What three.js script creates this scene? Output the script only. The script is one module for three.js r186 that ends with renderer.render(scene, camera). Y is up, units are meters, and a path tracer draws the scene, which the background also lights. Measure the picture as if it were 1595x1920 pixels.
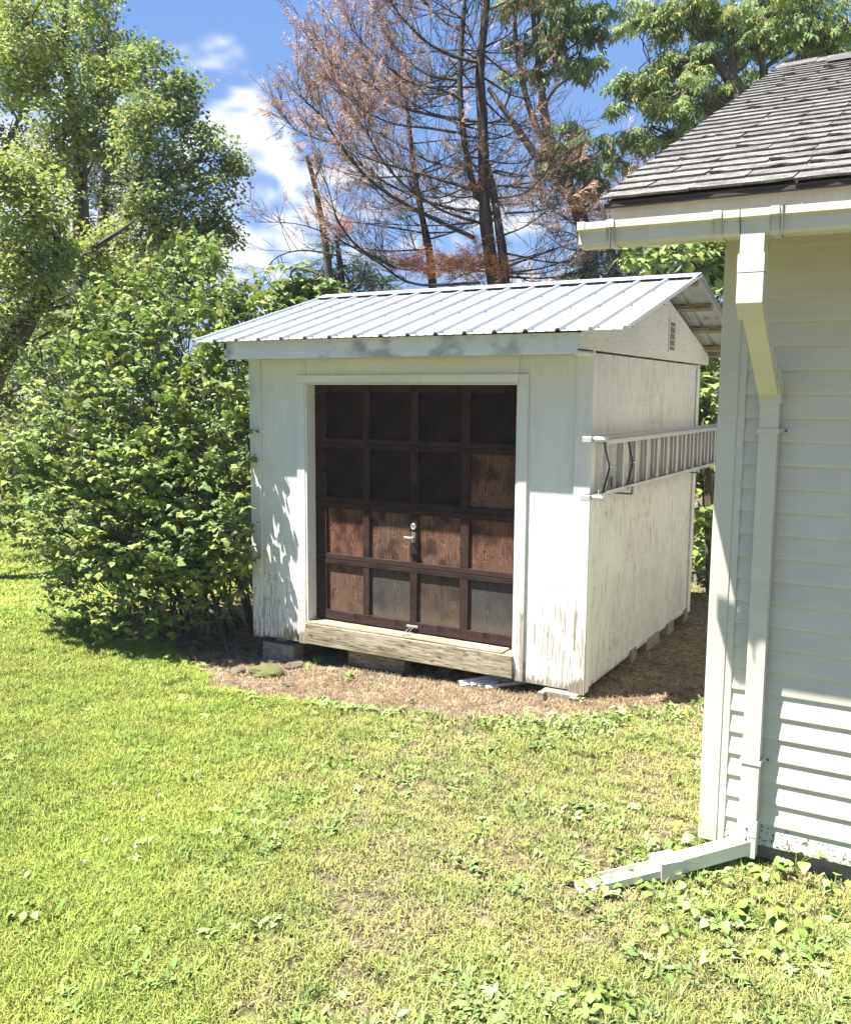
import * as THREE from 'three';
import { mergeGeometries } from 'three/addons/utils/BufferGeometryUtils.js';
import { RoundedBoxGeometry } from 'three/addons/geometries/RoundedBoxGeometry.js';

// ---------------------------------------------------------------- camera, sky, sun, exposure
// world: origin at the lower front right corner of the shed wall, x along the shed front, z out of it
const scene = new THREE.Scene();
const FOCAL = 1722.1, V3 = THREE.Vector3, D2R = Math.PI / 180;
const camera = new THREE.PerspectiveCamera(2 * Math.atan(960 / FOCAL) / D2R, 850 / 1024, 0.05, 900);
camera.position.set(2.3102, 2.2195, 6.4394);
camera.rotation.order = 'YXZ';
camera.rotation.set(-7.276 * D2R, 29.8447 * D2R, 0.3886 * D2R);
camera.updateMatrixWorld(true);
const renderer = new THREE.WebGLRenderer({ antialias: true });
renderer.setSize(850, 1024);
renderer.toneMapping = THREE.LinearToneMapping;
renderer.toneMappingExposure = 3.45;
renderer.shadowMap.enabled = true;
const SUN = new V3(-0.277, 0.9135, 0.297).normalize();
const sun = new THREE.DirectionalLight(new THREE.Color(1, 0.955, 0.86), 5);
sun.position.copy(SUN).multiplyScalar(60); sun.castShadow = true;
sun.shadow.mapSize.set(4096, 4096);
Object.assign(sun.shadow.camera, { left: -22, right: 22, top: 22, bottom: -22, near: 1, far: 140 });
scene.add(sun, sun.target);

// ---------------------------------------------------------------- random, noise, pixel rays
function rng(a) { return () => { a |= 0; a = a + 0x6D2B79F5 | 0; let t = Math.imul(a ^ a >>> 15, 1 | a); t = t + Math.imul(t ^ t >>> 7, 61 | t) ^ t; return ((t ^ t >>> 14) >>> 0) / 4294967296; }; }
let R = rng(11);
const rr = (a, b) => a + (b - a) * R();
const clamp = (x, a = 0, b = 1) => Math.max(a, Math.min(b, x));
const sm = (a, b, x) => { const t = clamp((x - a) / (b - a)); return t * t * (3 - 2 * t); };
const mix = (a, b, t) => a + (b - a) * t;
function h3(x, y, z) { let n = Math.imul(x, 374761393) + Math.imul(y, 668265263) + Math.imul(z, 2147483647) | 0; n = Math.imul(n ^ n >>> 13, 1274126177); n = Math.imul(n ^ n >>> 16, 2246822519); return ((n ^ n >>> 15) >>> 0) / 4294967296; }
function n2(x, y, s = 0) { const xi = Math.floor(x), yi = Math.floor(y), fx = x - xi, fy = y - yi, u = fx * fx * (3 - 2 * fx), v = fy * fy * (3 - 2 * fy);
  const a = h3(xi, yi, s), b = h3(xi + 1, yi, s), c = h3(xi, yi + 1, s), d = h3(xi + 1, yi + 1, s); return a + (b - a) * u + (c - a) * v + (a - b - c + d) * u * v; }
function fb(x, y, o = 4, s = 0) { let a = 0, w = .5, t = 0; for (let i = 0; i < o; i++) { a += w * n2(x, y, s + i * 7); t += w; w *= .5; x = x * 2.03 + 3.1; y = y * 2.03 + 1.7; } return a / t; }
function n3(x, y, z, s = 0) { const zi = Math.floor(z), f = z - zi, w = f * f * (3 - 2 * f); return mix(n2(x, y, s + zi * 131), n2(x, y, s + (zi + 1) * 131), w); }
function fb3(x, y, z, o = 4, s = 0) { let a = 0, w = .5, t = 0; for (let i = 0; i < o; i++) { a += w * n3(x, y, z, s + i * 17); t += w; w *= .52; x *= 2.03; y *= 2.03; z *= 2.03; } return a / t; }
const CAM = camera.position.clone();
function ray(u, v) { return new V3((u - 797.5) / FOCAL, (960 - v) / FOCAL, -1).applyQuaternion(camera.quaternion); }
function at(u, v, dist) { const d = ray(u, v); return CAM.clone().addScaledVector(d, dist / Math.hypot(d.x, d.z)); }   // a point at a known horizontal distance
function onZ(u, v, z) { const d = ray(u, v); return CAM.clone().addScaledVector(d, (z - CAM.z) / d.z); }
function onY(u, v, y) { const d = ray(u, v); return CAM.clone().addScaledVector(d, (y - CAM.y) / d.y); }

// ---------------------------------------------------------------- sky
{
  const W = 1536, H = 768, data = new Float32Array(W * H * 4), blobs = [];
  const put = (u, v, r, k, ax = 1) => blobs.push([ray(u, v).normalize(), r, k, ax]);
  put(455, 460, .055, .6); put(470, 330, .05, .42); put(430, 110, .022, .55); put(470, 150, .022, .55); put(400, 80, .015, .45); put(360, 140, .018, .5); put(315, 65, .018, .5); put(430, 330, .05, .4); put(480, 250, .03, .4); put(520, 5, .03, .45); put(520, 500, .05, .4); put(1050, 500, .08, .45); put(860, 440, .1, .45); put(60, 260, .08, .5); put(20, 430, .06, .4); put(700, 330, .05, .3); put(420, 270, .035, .4); put(480, 400, .06, .55); put(540, 330, .05, .4); put(450, 540, .04, .6); put(240, 440, .1, .5); put(200, 130, .03, .3); put(1280, 240, .03, .3);
  const q = rng(5);
  for (let i = 0; i < 70; i++) { const a = q() * 6.283, e = Math.pow(q(), 1.6) * 1.2 + .04; const d = new V3(Math.cos(a) * Math.cos(e), Math.sin(e), Math.sin(a) * Math.cos(e)); if (d.angleTo(ray(760, 200).normalize()) > .5) blobs.push([d, .03 + q() * .09, .25 + q() * .35, 1]); }
  for (let j = 0; j < H; j++) {
    const el = (j + .5) / H * Math.PI - Math.PI / 2, sy = Math.sin(el), cy = Math.cos(el);
    for (let i = 0; i < W; i++) {
      const az = ((i + .5) / W - .5) * 2 * Math.PI, x = Math.cos(az) * cy, z = Math.sin(az) * cy, k = (j * W + i) * 4;
      let r, g, b;
      if (sy < -.03) { r = .08; g = .1; b = .05; } else {
        const t = Math.pow(clamp(sy), .55);
        r = mix(.12, .024, t); g = mix(.185, .077, t); b = mix(.295, .228, t);
        let cov = 0;
        for (const o of blobs) { const c = o[0].x * x + o[0].y * sy + o[0].z * z; if (c > .85) { const an2 = 2 * (1 - c); cov += o[2] * Math.exp(-an2 / (o[1] * o[1])); } }
        if (cov > .03) {
          const s = 9 / (sy + .35), wx = fb3(x * 7, sy * 9, z * 7, 3, 40) - .5, f = fb3((x + wx * .25) * s + 4, (sy + wx * .12) * 26, (z - wx * .2) * s, 6, 3), f2 = fb3((x + wx * .3) * 40, (sy + wx * .2) * 90, z * 40, 5, 9);
          const d = sm(.30, 1.02, Math.min(cov, .64) * .97 + (f - .5) * 1.9 + (f2 - .5) * 1.1);
          const wht = .36 - .08 * sm(.5, .9, f);
          r = mix(r, wht, d); g = mix(g, wht * 1.01, d); b = mix(b, wht * 1.05, d);
        }
      }
      data[k] = r; data[k + 1] = g; data[k + 2] = b; data[k + 3] = 1;
    }
  }
  const sky = new THREE.DataTexture(data, W, H, THREE.RGBAFormat, THREE.FloatType);
  sky.mapping = THREE.EquirectangularReflectionMapping; sky.magFilter = sky.minFilter = THREE.LinearFilter; sky.needsUpdate = true;
  scene.background = sky; scene.environment = sky;
}

// ---------------------------------------------------------------- helpers: naming, meshes, geometry
const taken = {};
function numbered(n) { const k = taken[n] = (taken[n] ?? -1) + 1; return k ? n + '_' + String(k).padStart(3, '0') : n; }
function tag(o, label, category, group, kind) { if (label) o.userData.label = label; if (category) o.userData.category = category; if (group) o.userData.group = group; if (kind) o.userData.kind = kind; return o; }
function mesh(name, geo, mat, parent = scene) { const m = new THREE.Mesh(geo, mat); m.name = parent === scene ? numbered(name) : name; m.castShadow = m.receiveShadow = true; parent.add(m); return m; }
function thing(name, label, category, pos = [0, 0, 0], group) { const o = new THREE.Group(); o.name = numbered(name); o.position.set(...pos); scene.add(o); return tag(o, label, category, group); }
function part(name, parent) { const o = new THREE.Group(); o.name = name; parent.add(o); return o; }
function uvs(g, sx = 1, sy = 1, swap = false, ox = 0, oy = 0) {   // uv in metres from the face the vertex belongs to
  const p = g.attributes.position, n = g.attributes.normal, a = new Float32Array(p.count * 2);
  for (let i = 0; i < p.count; i++) {
    const X = Math.abs(n.getX(i)), Y = Math.abs(n.getY(i)), Z = Math.abs(n.getZ(i));
    let u, v; if (Z >= X && Z >= Y) { u = p.getX(i); v = p.getY(i); } else if (X >= Y) { u = p.getZ(i); v = p.getY(i); } else { u = p.getX(i); v = p.getZ(i); }
    if (swap) [u, v] = [v, u];
    a[i * 2] = (u + ox) * sx; a[i * 2 + 1] = (v + oy) * sy;
  }
  g.setAttribute('uv', new THREE.BufferAttribute(a, 2)); return g;
}
function bx(x0, x1, y0, y1, z0, z1, r = .003) {
  const w = x1 - x0, h = y1 - y0, d = z1 - z0, q = Math.min(r, w / 3, h / 3, d / 3);
  const g = r > 0 ? new RoundedBoxGeometry(w, h, d, 1, q) : new THREE.BoxGeometry(w, h, d);
  return g.translate((x0 + x1) / 2, (y0 + y1) / 2, (z0 + z1) / 2);
}
function merge(list) { return mergeGeometries(list.map(g => { const q = g.index ? g.toNonIndexed() : g; for (const k of Object.keys(q.attributes)) if (!['position', 'normal', 'uv'].includes(k)) q.deleteAttribute(k); return q; })); }
function tris(pos, idx) { const g = new THREE.BufferGeometry(); g.setAttribute('position', new THREE.Float32BufferAttribute(pos, 3)); g.setIndex(idx); g.computeVertexNormals(); g.setAttribute('uv', new THREE.Float32BufferAttribute(new Float32Array(pos.length / 3 * 2), 2)); return g; }
function tube(pts, radii, seg = 7, wob = 0) {   // tapered tube along a polyline
  const pos = [], idx = [], uv = []; let N = new V3(), prevT = null, run = 0;
  for (let i = 0; i < pts.length; i++) {
    const T = pts[Math.min(i + 1, pts.length - 1)].clone().sub(pts[Math.max(i - 1, 0)]).normalize();
    if (!prevT) { N.set(1, 0, 0); if (Math.abs(T.x) > .8) N.set(0, 0, 1); }
    N.addScaledVector(T, -N.dot(T)).normalize(); prevT = T;
    const B = T.clone().cross(N), r = radii[i]; if (i) run += pts[i].distanceTo(pts[i - 1]);
    for (let k = 0; k <= seg; k++) { const a = k / seg * 6.28318, q = r * (1 + wob * (n2(k % seg * 1.7 + 9, run * 6, 4) - .5)); pos.push(pts[i].x + (N.x * Math.cos(a) + B.x * Math.sin(a)) * q, pts[i].y + (N.y * Math.cos(a) + B.y * Math.sin(a)) * q, pts[i].z + (N.z * Math.cos(a) + B.z * Math.sin(a)) * q); uv.push(k / seg, run); }
    if (i) for (let k = 0; k < seg; k++) { const a = (i - 1) * (seg + 1) + k, b = i * (seg + 1) + k; idx.push(a, a + 1, b, a + 1, b + 1, b); }
  }
  const g = new THREE.BufferGeometry(); g.setAttribute('position', new THREE.Float32BufferAttribute(pos, 3)); g.setAttribute('uv', new THREE.Float32BufferAttribute(uv, 2)); g.setIndex(idx); g.computeVertexNormals(); return g;
}
function curve(pts, n) { const c = new THREE.CatmullRomCurve3(pts, false, 'centripetal'); return Array.from({ length: n + 1 }, (_, i) => c.getPoint(i / n)); }
function limb(pts, r0, r1, n = 8, seg = 6, wob = .25) { const c = curve(pts, n); return tube(c, c.map((_, i) => mix(r0, r1, Math.pow(i / n, .8))), seg, wob); }
function duct(pts, w, t, axis) {   // rectangular pipe with mitred bends; axis = direction of its width
  const pos = [], idx = [];
  pts.forEach((p, i) => {
    const a = i ? p.clone().sub(pts[i - 1]).normalize() : null, b = i < pts.length - 1 ? pts[i + 1].clone().sub(p).normalize() : null;
    const T = a && b ? a.clone().add(b).normalize() : (a || b), S = axis.clone(), U = T.clone().cross(S).normalize(), k = a && b ? 1 / Math.max(.4, T.dot(a)) : 1;
    for (const [s, u] of [[-1, -1], [1, -1], [1, 1], [-1, 1]]) { const q = p.clone().addScaledVector(S, s * w / 2).addScaledVector(U, u * t / 2 * k); pos.push(q.x, q.y, q.z); }
    if (i) for (let k2 = 0; k2 < 4; k2++) { const A = (i - 1) * 4 + k2, B = (i - 1) * 4 + (k2 + 1) % 4; idx.push(A, A + 4, B, B, A + 4, B + 4); }
  });
  const L = pts.length * 4 - 4; idx.push(0, 1, 2, 0, 2, 3, L, L + 2, L + 1, L, L + 3, L + 2);
  const g = tris(pos, idx).toNonIndexed(); g.computeVertexNormals(); return g;
}
function prism(poly, d0, d1, map) {   // polygon extruded between d0 and d1; map(a, b, d) -> [x, y, z]
  const s = new THREE.Shape(poly.map(p => new THREE.Vector2(...p))), g = new THREE.ExtrudeGeometry(s, { depth: d1 - d0, bevelEnabled: false }), p = g.attributes.position;
  for (let i = 0; i < p.count; i++) { const q = map(p.getX(i), p.getY(i), p.getZ(i) + d0); p.setXYZ(i, ...q); }
  g.computeVertexNormals(); return g;
}
// ---------------------------------------------------------------- textures
function tex(W, H, fn, rep = 1) {   // fn(u, v) -> sRGB 0..255
  const d = new Uint8Array(W * H * 4);
  for (let j = 0; j < H; j++) for (let i = 0; i < W; i++) { const c = fn((i + .5) / W, (j + .5) / H), k = (j * W + i) * 4; d[k] = clamp(c[0], 0, 255); d[k + 1] = clamp(c[1], 0, 255); d[k + 2] = clamp(c[2], 0, 255); d[k + 3] = 255; }
  const t = new THREE.DataTexture(d, W, H); t.colorSpace = THREE.SRGBColorSpace; t.magFilter = THREE.LinearFilter; t.minFilter = THREE.LinearMipmapLinearFilter; t.generateMipmaps = true; t.wrapS = t.wrapT = THREE.RepeatWrapping; t.needsUpdate = true; return t;
}
function gray(t) { const c = new THREE.DataTexture(t.image.data, t.image.width, t.image.height); c.magFilter = THREE.LinearFilter; c.wrapS = c.wrapT = THREE.RepeatWrapping; c.needsUpdate = true; return c; }
const std = (o) => new THREE.MeshStandardMaterial(o);
const lin = (r, g, b) => new THREE.Color().setRGB(r, g, b);
// weathered white paint on plywood; x, y in metres; peel(x, y) > 0 shows bare wood
function paint(x, y, s, crack, peel) {
  const w = fb(x * 3, y * 2, 3, s), f = fb(x * 90, y * 5, 3, s + 30), f2 = fb(x * 190, y * 9, 2, s + 60), blot = fb(x * 5, y * 3, 3, s + 90);
  let c = 213 + (w - .5) * 16 + (f - .5) * 11; let r = c, g = c, b = c - 2;
  const ck = sm(.62, .8, f2 * .6 + f * .25 + blot * .28 * crack + .08 * crack) * clamp(crack);
  r = mix(r, 150, ck); g = mix(g, 145, ck); b = mix(b, 136, ck);
  const sp = sm(.8, .84, fb(x * 70, y * 34, 2, s + 120)) * crack * sm(.45, .6, blot);
  r = mix(r, 118, sp); g = mix(g, 110, sp); b = mix(b, 100, sp);
  const pk = peel ? sm(-.012, .012, peel(x, y) + (f2 - .5) * .1 + (f - .5) * .16) : 0;
  if (pk > 0) { const q = 122 + (f - .5) * 90 + (f2 - .5) * 50; r = mix(r, q + 10, pk); g = mix(g, q + 2, pk); b = mix(b, q - 12, pk); }
  return [r, g, b];
}
const FW = 3.4, FH = 2.75;
const frontTex = tex(1360, 1100, (u, v) => {
  const x = u * FW - 3.3, y = v * FH - .05;
  return paint(x, y, 1, .1 + .8 * sm(1.7, .3, y), (x, y) => {
    let h = -.045 + .09 * fb(x * 7, 1, 2, 5);
    if (x > -.62) h += .07 * sm(-.25, .02, x) + .05 * sm(-.42, -.58, x) + .02;
    if (x < -2.5) h += .055 + .05 * sm(-2.9, -2.65, x);
    let p = h - y;
    p = Math.max(p, .035 - Math.abs(x + .075) * 2.4 - Math.max(0, Math.abs(y - .46) - .13) * 1.2);
    p = Math.max(p, .02 - Math.abs(x + .5) * 2 - Math.max(0, Math.abs(y - .32) - .22) * 1.2);
    return p;
  });
});
const sideTex = tex(1024, 820, (u, v) => { const z = u * 3.3, y = v * 2.65, c = paint(z + 20, y, 201, .72, (a, b) => .025 - b); return c; });
const trimTex = tex(512, 512, (u, v) => paint(u * 1.6 + 50, v * 1.6, 301, .18, null));
const fasciaTex = tex(1024, 256, (u, v) => { const c = paint(v * 1.2 + 90, u * 4, 351, .2, null), m = sm(.5, .72, fb(u * 12, v * 5, 4, 352)) * (.6 + .4 * fb(u * 30, v * 70, 2, 353)); return [mix(c[0], 128, m * .75), mix(c[1], 130, m * .75), mix(c[2], 126, m * .75)]; });
const gableTex = tex(1024, 512, (u, v) => paint(v * 1.1 + 70, u * 4, 401, .48, null));
const frontMat = std({ map: frontTex, roughness: .78, bumpMap: gray(frontTex), bumpScale: .0012 });
const sideMat = std({ map: sideTex, roughness: .75, bumpMap: gray(sideTex), bumpScale: .001 });
const trimMat = std({ map: trimTex, roughness: .7 });
const gableMat = std({ map: gableTex, roughness: .78, bumpMap: gray(gableTex), bumpScale: .001 });
function woodTex(s, swirl, dark, light, wear, W = 320, H = 360) {
  return tex(W, H, (u, v) => {
    const x = u * .42, y = v * .48;
    const wp = fb(x * 9, y * 5, 3, s) * swirl, ring = (x * 84 + wp * 40 + fb(x * 20, y * 3, 2, s + 9) * 3);
    const line = Math.pow(Math.abs(Math.sin(ring * 3.1416)), 2.2), fine = fb(x * 260, y * 10, 2, s + 20), b = fb(x * 8, y * 6, 3, s + 40);
    let t = clamp(.08 + (1 - line) * .55 * sm(.3, .62, b + .1) + (fine - .5) * .55 + .2 * (b - .5));
    let r = mix(dark[0], light[0], t), g = mix(dark[1], light[1], t), l = mix(dark[2], light[2], t);
    if (wear) { const e = sm(.3, .0, v + (fine - .5) * .4) * wear; r = mix(r, 118, e); g = mix(g, 104, e); l = mix(l, 84, e); }
    return [r, g, l];
  });
}
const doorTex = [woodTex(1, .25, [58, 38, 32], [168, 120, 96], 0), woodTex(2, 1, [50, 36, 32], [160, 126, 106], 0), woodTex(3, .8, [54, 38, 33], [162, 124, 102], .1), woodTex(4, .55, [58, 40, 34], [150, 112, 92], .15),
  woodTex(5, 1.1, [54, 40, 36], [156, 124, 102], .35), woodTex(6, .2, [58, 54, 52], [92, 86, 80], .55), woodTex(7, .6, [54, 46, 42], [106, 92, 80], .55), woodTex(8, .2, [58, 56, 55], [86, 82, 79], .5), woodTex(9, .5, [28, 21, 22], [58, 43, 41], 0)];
const matte = (o) => new THREE.MeshPhysicalMaterial({ specularIntensity: .35, ...o });
const doorMats = doorTex.map(t => matte({ map: t, roughness: .9, bumpMap: gray(t), bumpScale: .0015 }));
const railTex = woodTex(21, .3, [36, 27, 27], [88, 65, 58], 0);
const railMat = matte({ map: railTex, roughness: .9, bumpMap: gray(railTex), bumpScale: .001 });
const sillTex = tex(1024, 256, (u, v) => { const x = u * 2, y = v * .5, f = fb(x * 9, y * 130, 4, 77), k = fb(x * 3, y * 8, 3, 78), c = sm(.7, .78, fb(x * 14, y * 90, 2, 79)); const q = 126 + (f - .5) * 110 + (k - .5) * 50 - c * 50; return [q + 13, q + 4, q - 17]; });
const sillMat = std({ map: sillTex, roughness: .9, bumpMap: gray(sillTex), bumpScale: .002 });
const metalTex = tex(512, 512, (u, v) => { const k = fb(u * 6, v * 6, 4, 90), s = sm(.7, .75, fb(u * 44 + v * 8, v * 26, 3, 91)) * sm(.45, .62, fb(u * 5, v * 5, 2, 92)); const q = 174 + (k - .5) * 26 - s * 62; return [q, q + 4, q + 7]; });
const metalMat = std({ map: metalTex, roughness: .42, metalness: .25 });
const granTex = tex(512, 512, (u, v) => { const g = h3(Math.floor(u * 512), Math.floor(v * 512), 5), k = fb(u * 7, v * 7, 4, 95), m = fb(u * 60, v * 60, 2, 96); const q = 106 + (g - .5) * 90 + (k - .5) * 66 + (m - .5) * 60; return [q + 3, q, q - 4]; });
const shingleMats = [1, .86, 1.12, .95].map(k => { const m = std({ map: granTex, roughness: .95, bumpMap: gray(granTex), bumpScale: .0015 }); m.color.setScalar(clamp(k * .95)); return m; });
const vinylTex = tex(512, 512, (u, v) => { const k = fb(u * 5, v * 5, 4, 105), f = fb(u * 8, v * 120, 2, 106); const q = 199 + (k - .5) * 14 + (f - .5) * 7; return [q + 2, q, q - 12]; });
const vinylMat = std({ map: vinylTex, roughness: .5 });
const speckTex = tex(1024, 128, (u, v) => { const k = fb(u * 12, v * 2, 3, 110), s = sm(.64, .7, fb(u * 420, v * 13, 2, 111)) * sm(1.0, .3, v + (k - .5)); return [192 - s * 100, 191 - s * 102, 182 - s * 104]; });
const speckMat = std({ map: speckTex, roughness: .6 });
const concTex = tex(256, 256, (u, v) => { const k = fb(u * 10, v * 10, 4, 120), g = h3(Math.floor(u * 256), Math.floor(v * 256), 8); const q = 122 + (k - .5) * 70 + (g - .5) * 26; return [q + 6, q + 2, q - 10]; });
const concMat = std({ map: concTex, roughness: .95, bumpMap: gray(concTex), bumpScale: .004 });
const barkTex = tex(256, 256, (u, v) => { const k = fb(u * 18, v * 5, 4, 130), m = fb(u * 5, v * 7, 3, 131); const q = 84 + (k - .5) * 90 + (m - .5) * 36; return [q + 4, q - 3, q - 12]; });
const barkMat = std({ map: barkTex, roughness: .95, bumpMap: gray(barkTex), bumpScale: .012 });
const grayBark = std({ map: barkTex, roughness: .95, bumpMap: gray(barkTex), bumpScale: .01, color: lin(1.0, .98, .95) });
const deadBark = std({ map: barkTex, roughness: .95, bumpMap: gray(barkTex), bumpScale: .01, color: lin(.5, .47, .47) });
const aluMat = std({ color: lin(.5, .5, .51), metalness: .8, roughness: .42 });
const darkMat = std({ color: lin(.03, .03, .035), roughness: .55 });
const chromeMat = std({ color: lin(.72, .72, .7), metalness: .9, roughness: .25 });
const screwMat = std({ color: lin(.16, .15, .14), metalness: .4, roughness: .6 });

// ---------------------------------------------------------------- ground
function gy(x, z) {
  const s = .075 * clamp((x + 1.6) / 1.6, -1, 1) * (z > 0 ? Math.exp(-z * z / 3) : 1) * Math.exp(-Math.max(0, -z - 4) * .2);
  return -.15 + s + (fb(x * .35 + 5, z * .35, 2, 140) - .5) * .12 * sm(.6, 3, Math.abs(z - .4) + Math.max(0, -x - 4)) + (fb(x * 2.4, z * 2.4, 2, 141) - .5) * .03;
}
function dirt(x, z) {   // 1 on bare soil and needle litter round the shed
  const n = (fb(x * 1.7, z * 1.7, 3, 150) - .5) * .7, edge = x < -3 ? .75 - Math.max(0, -3 - x) * .55 : x > -.1 ? .62 - Math.max(0, x + .1) * 1.15 : mix(.95, .62, clamp((x + 2) / 1.9));
  let d = x > -4.6 && x < .75 ? sm(.12, -.12, z - edge + n * .45) : 0;
  if (x > -.2 && z < .3) d = Math.max(d, sm(.5, -.1, x - (.75 - z * .12) + n) * sm(-.35, -.9, z + n * .6));
  if (x < -3 && z < .6) d = Math.max(d, sm(1.0, .5, Math.hypot((x + 4.3) / 1.5, (z + .9) / 1.5)));
  if (z < -3.2) d *= .6;
  return clamp(d);
}
function sparse(x, z) { return sm(.5, .78, fb(x * .9 + 31, z * .9, 4, 160) + .13 * sm(-2, .6, x - (z - 2) * .25)) * sm(-2.6, -.6, x); }
{
  const xs = [], zs = [], ramp = (a, lo, hi, step) => { for (let t = lo; t <= hi + 1e-6; t += step) a.push(t); };
  const far = [12, 16, 22, 32, 50, 80, 130, 220, 400];
  for (const f of [...far].reverse()) xs.push(-f - 4); ramp(xs, -14, -7, .5); ramp(xs, -6.8, 4.4, .08); ramp(xs, 5, 9, .8); for (const f of far) xs.push(f);
  for (const f of [...far].reverse()) zs.push(-f - 2); ramp(zs, -13, -5, .5); ramp(zs, -4.8, 5.6, .08); ramp(zs, 6, 10, .8); for (const f of far) zs.push(f);
  const pos = [], col = [], uv = [], idx = [], nx = xs.length;
  for (const z of zs) for (const x of xs) {
    pos.push(x, gy(x, z), z); uv.push(x, z);
    const d = dirt(x, z), s = sparse(x, z), k = fb(x * 3.1, z * 3.1, 3, 170), m = fb(x * .8, z * .8, 2, 171);
    const soil = [mix(.11, .26, k), mix(.082, .205, k), mix(.052, .13, k)], lawn = [mix(.12, .16, m), mix(.135, .16, m), mix(.045, .055, m)], bare = [.21, .18, .105];
    for (let c = 0; c < 3; c++) col.push(mix(mix(lawn[c], bare[c], s * .9), soil[c], d));
  }
  for (let j = 0; j < zs.length - 1; j++) for (let i = 0; i < nx - 1; i++) { const a = j * nx + i; idx.push(a, a + nx, a + 1, a + 1, a + nx, a + nx + 1); }
  const g = new THREE.BufferGeometry(); g.setAttribute('position', new THREE.Float32BufferAttribute(pos, 3)); g.setAttribute('color', new THREE.Float32BufferAttribute(col, 3)); g.setAttribute('uv', new THREE.Float32BufferAttribute(uv, 2)); g.setIndex(idx); g.computeVertexNormals();
  const t = tex(1024, 1024, (u, v) => { const s = h3(Math.floor(u * 1024), Math.floor(v * 1024), 3), a = fb(u * 34, v * 34, 4, 180), b = sm(.62, .72, fb(u * 150 + v * 60, v * 40, 2, 181)); const q = 150 + (s - .5) * 50 + (a - .5) * 170 + b * 40; return [q + 4, q, q - 6]; });
  const m = std({ map: t, vertexColors: true, roughness: 1, bumpMap: gray(t), bumpScale: .012 }); m.color.setScalar(1.9);
  tag(mesh('ground', g, m), 'lawn and bare soil round the shed', null, null, 'structure');
}

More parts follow.
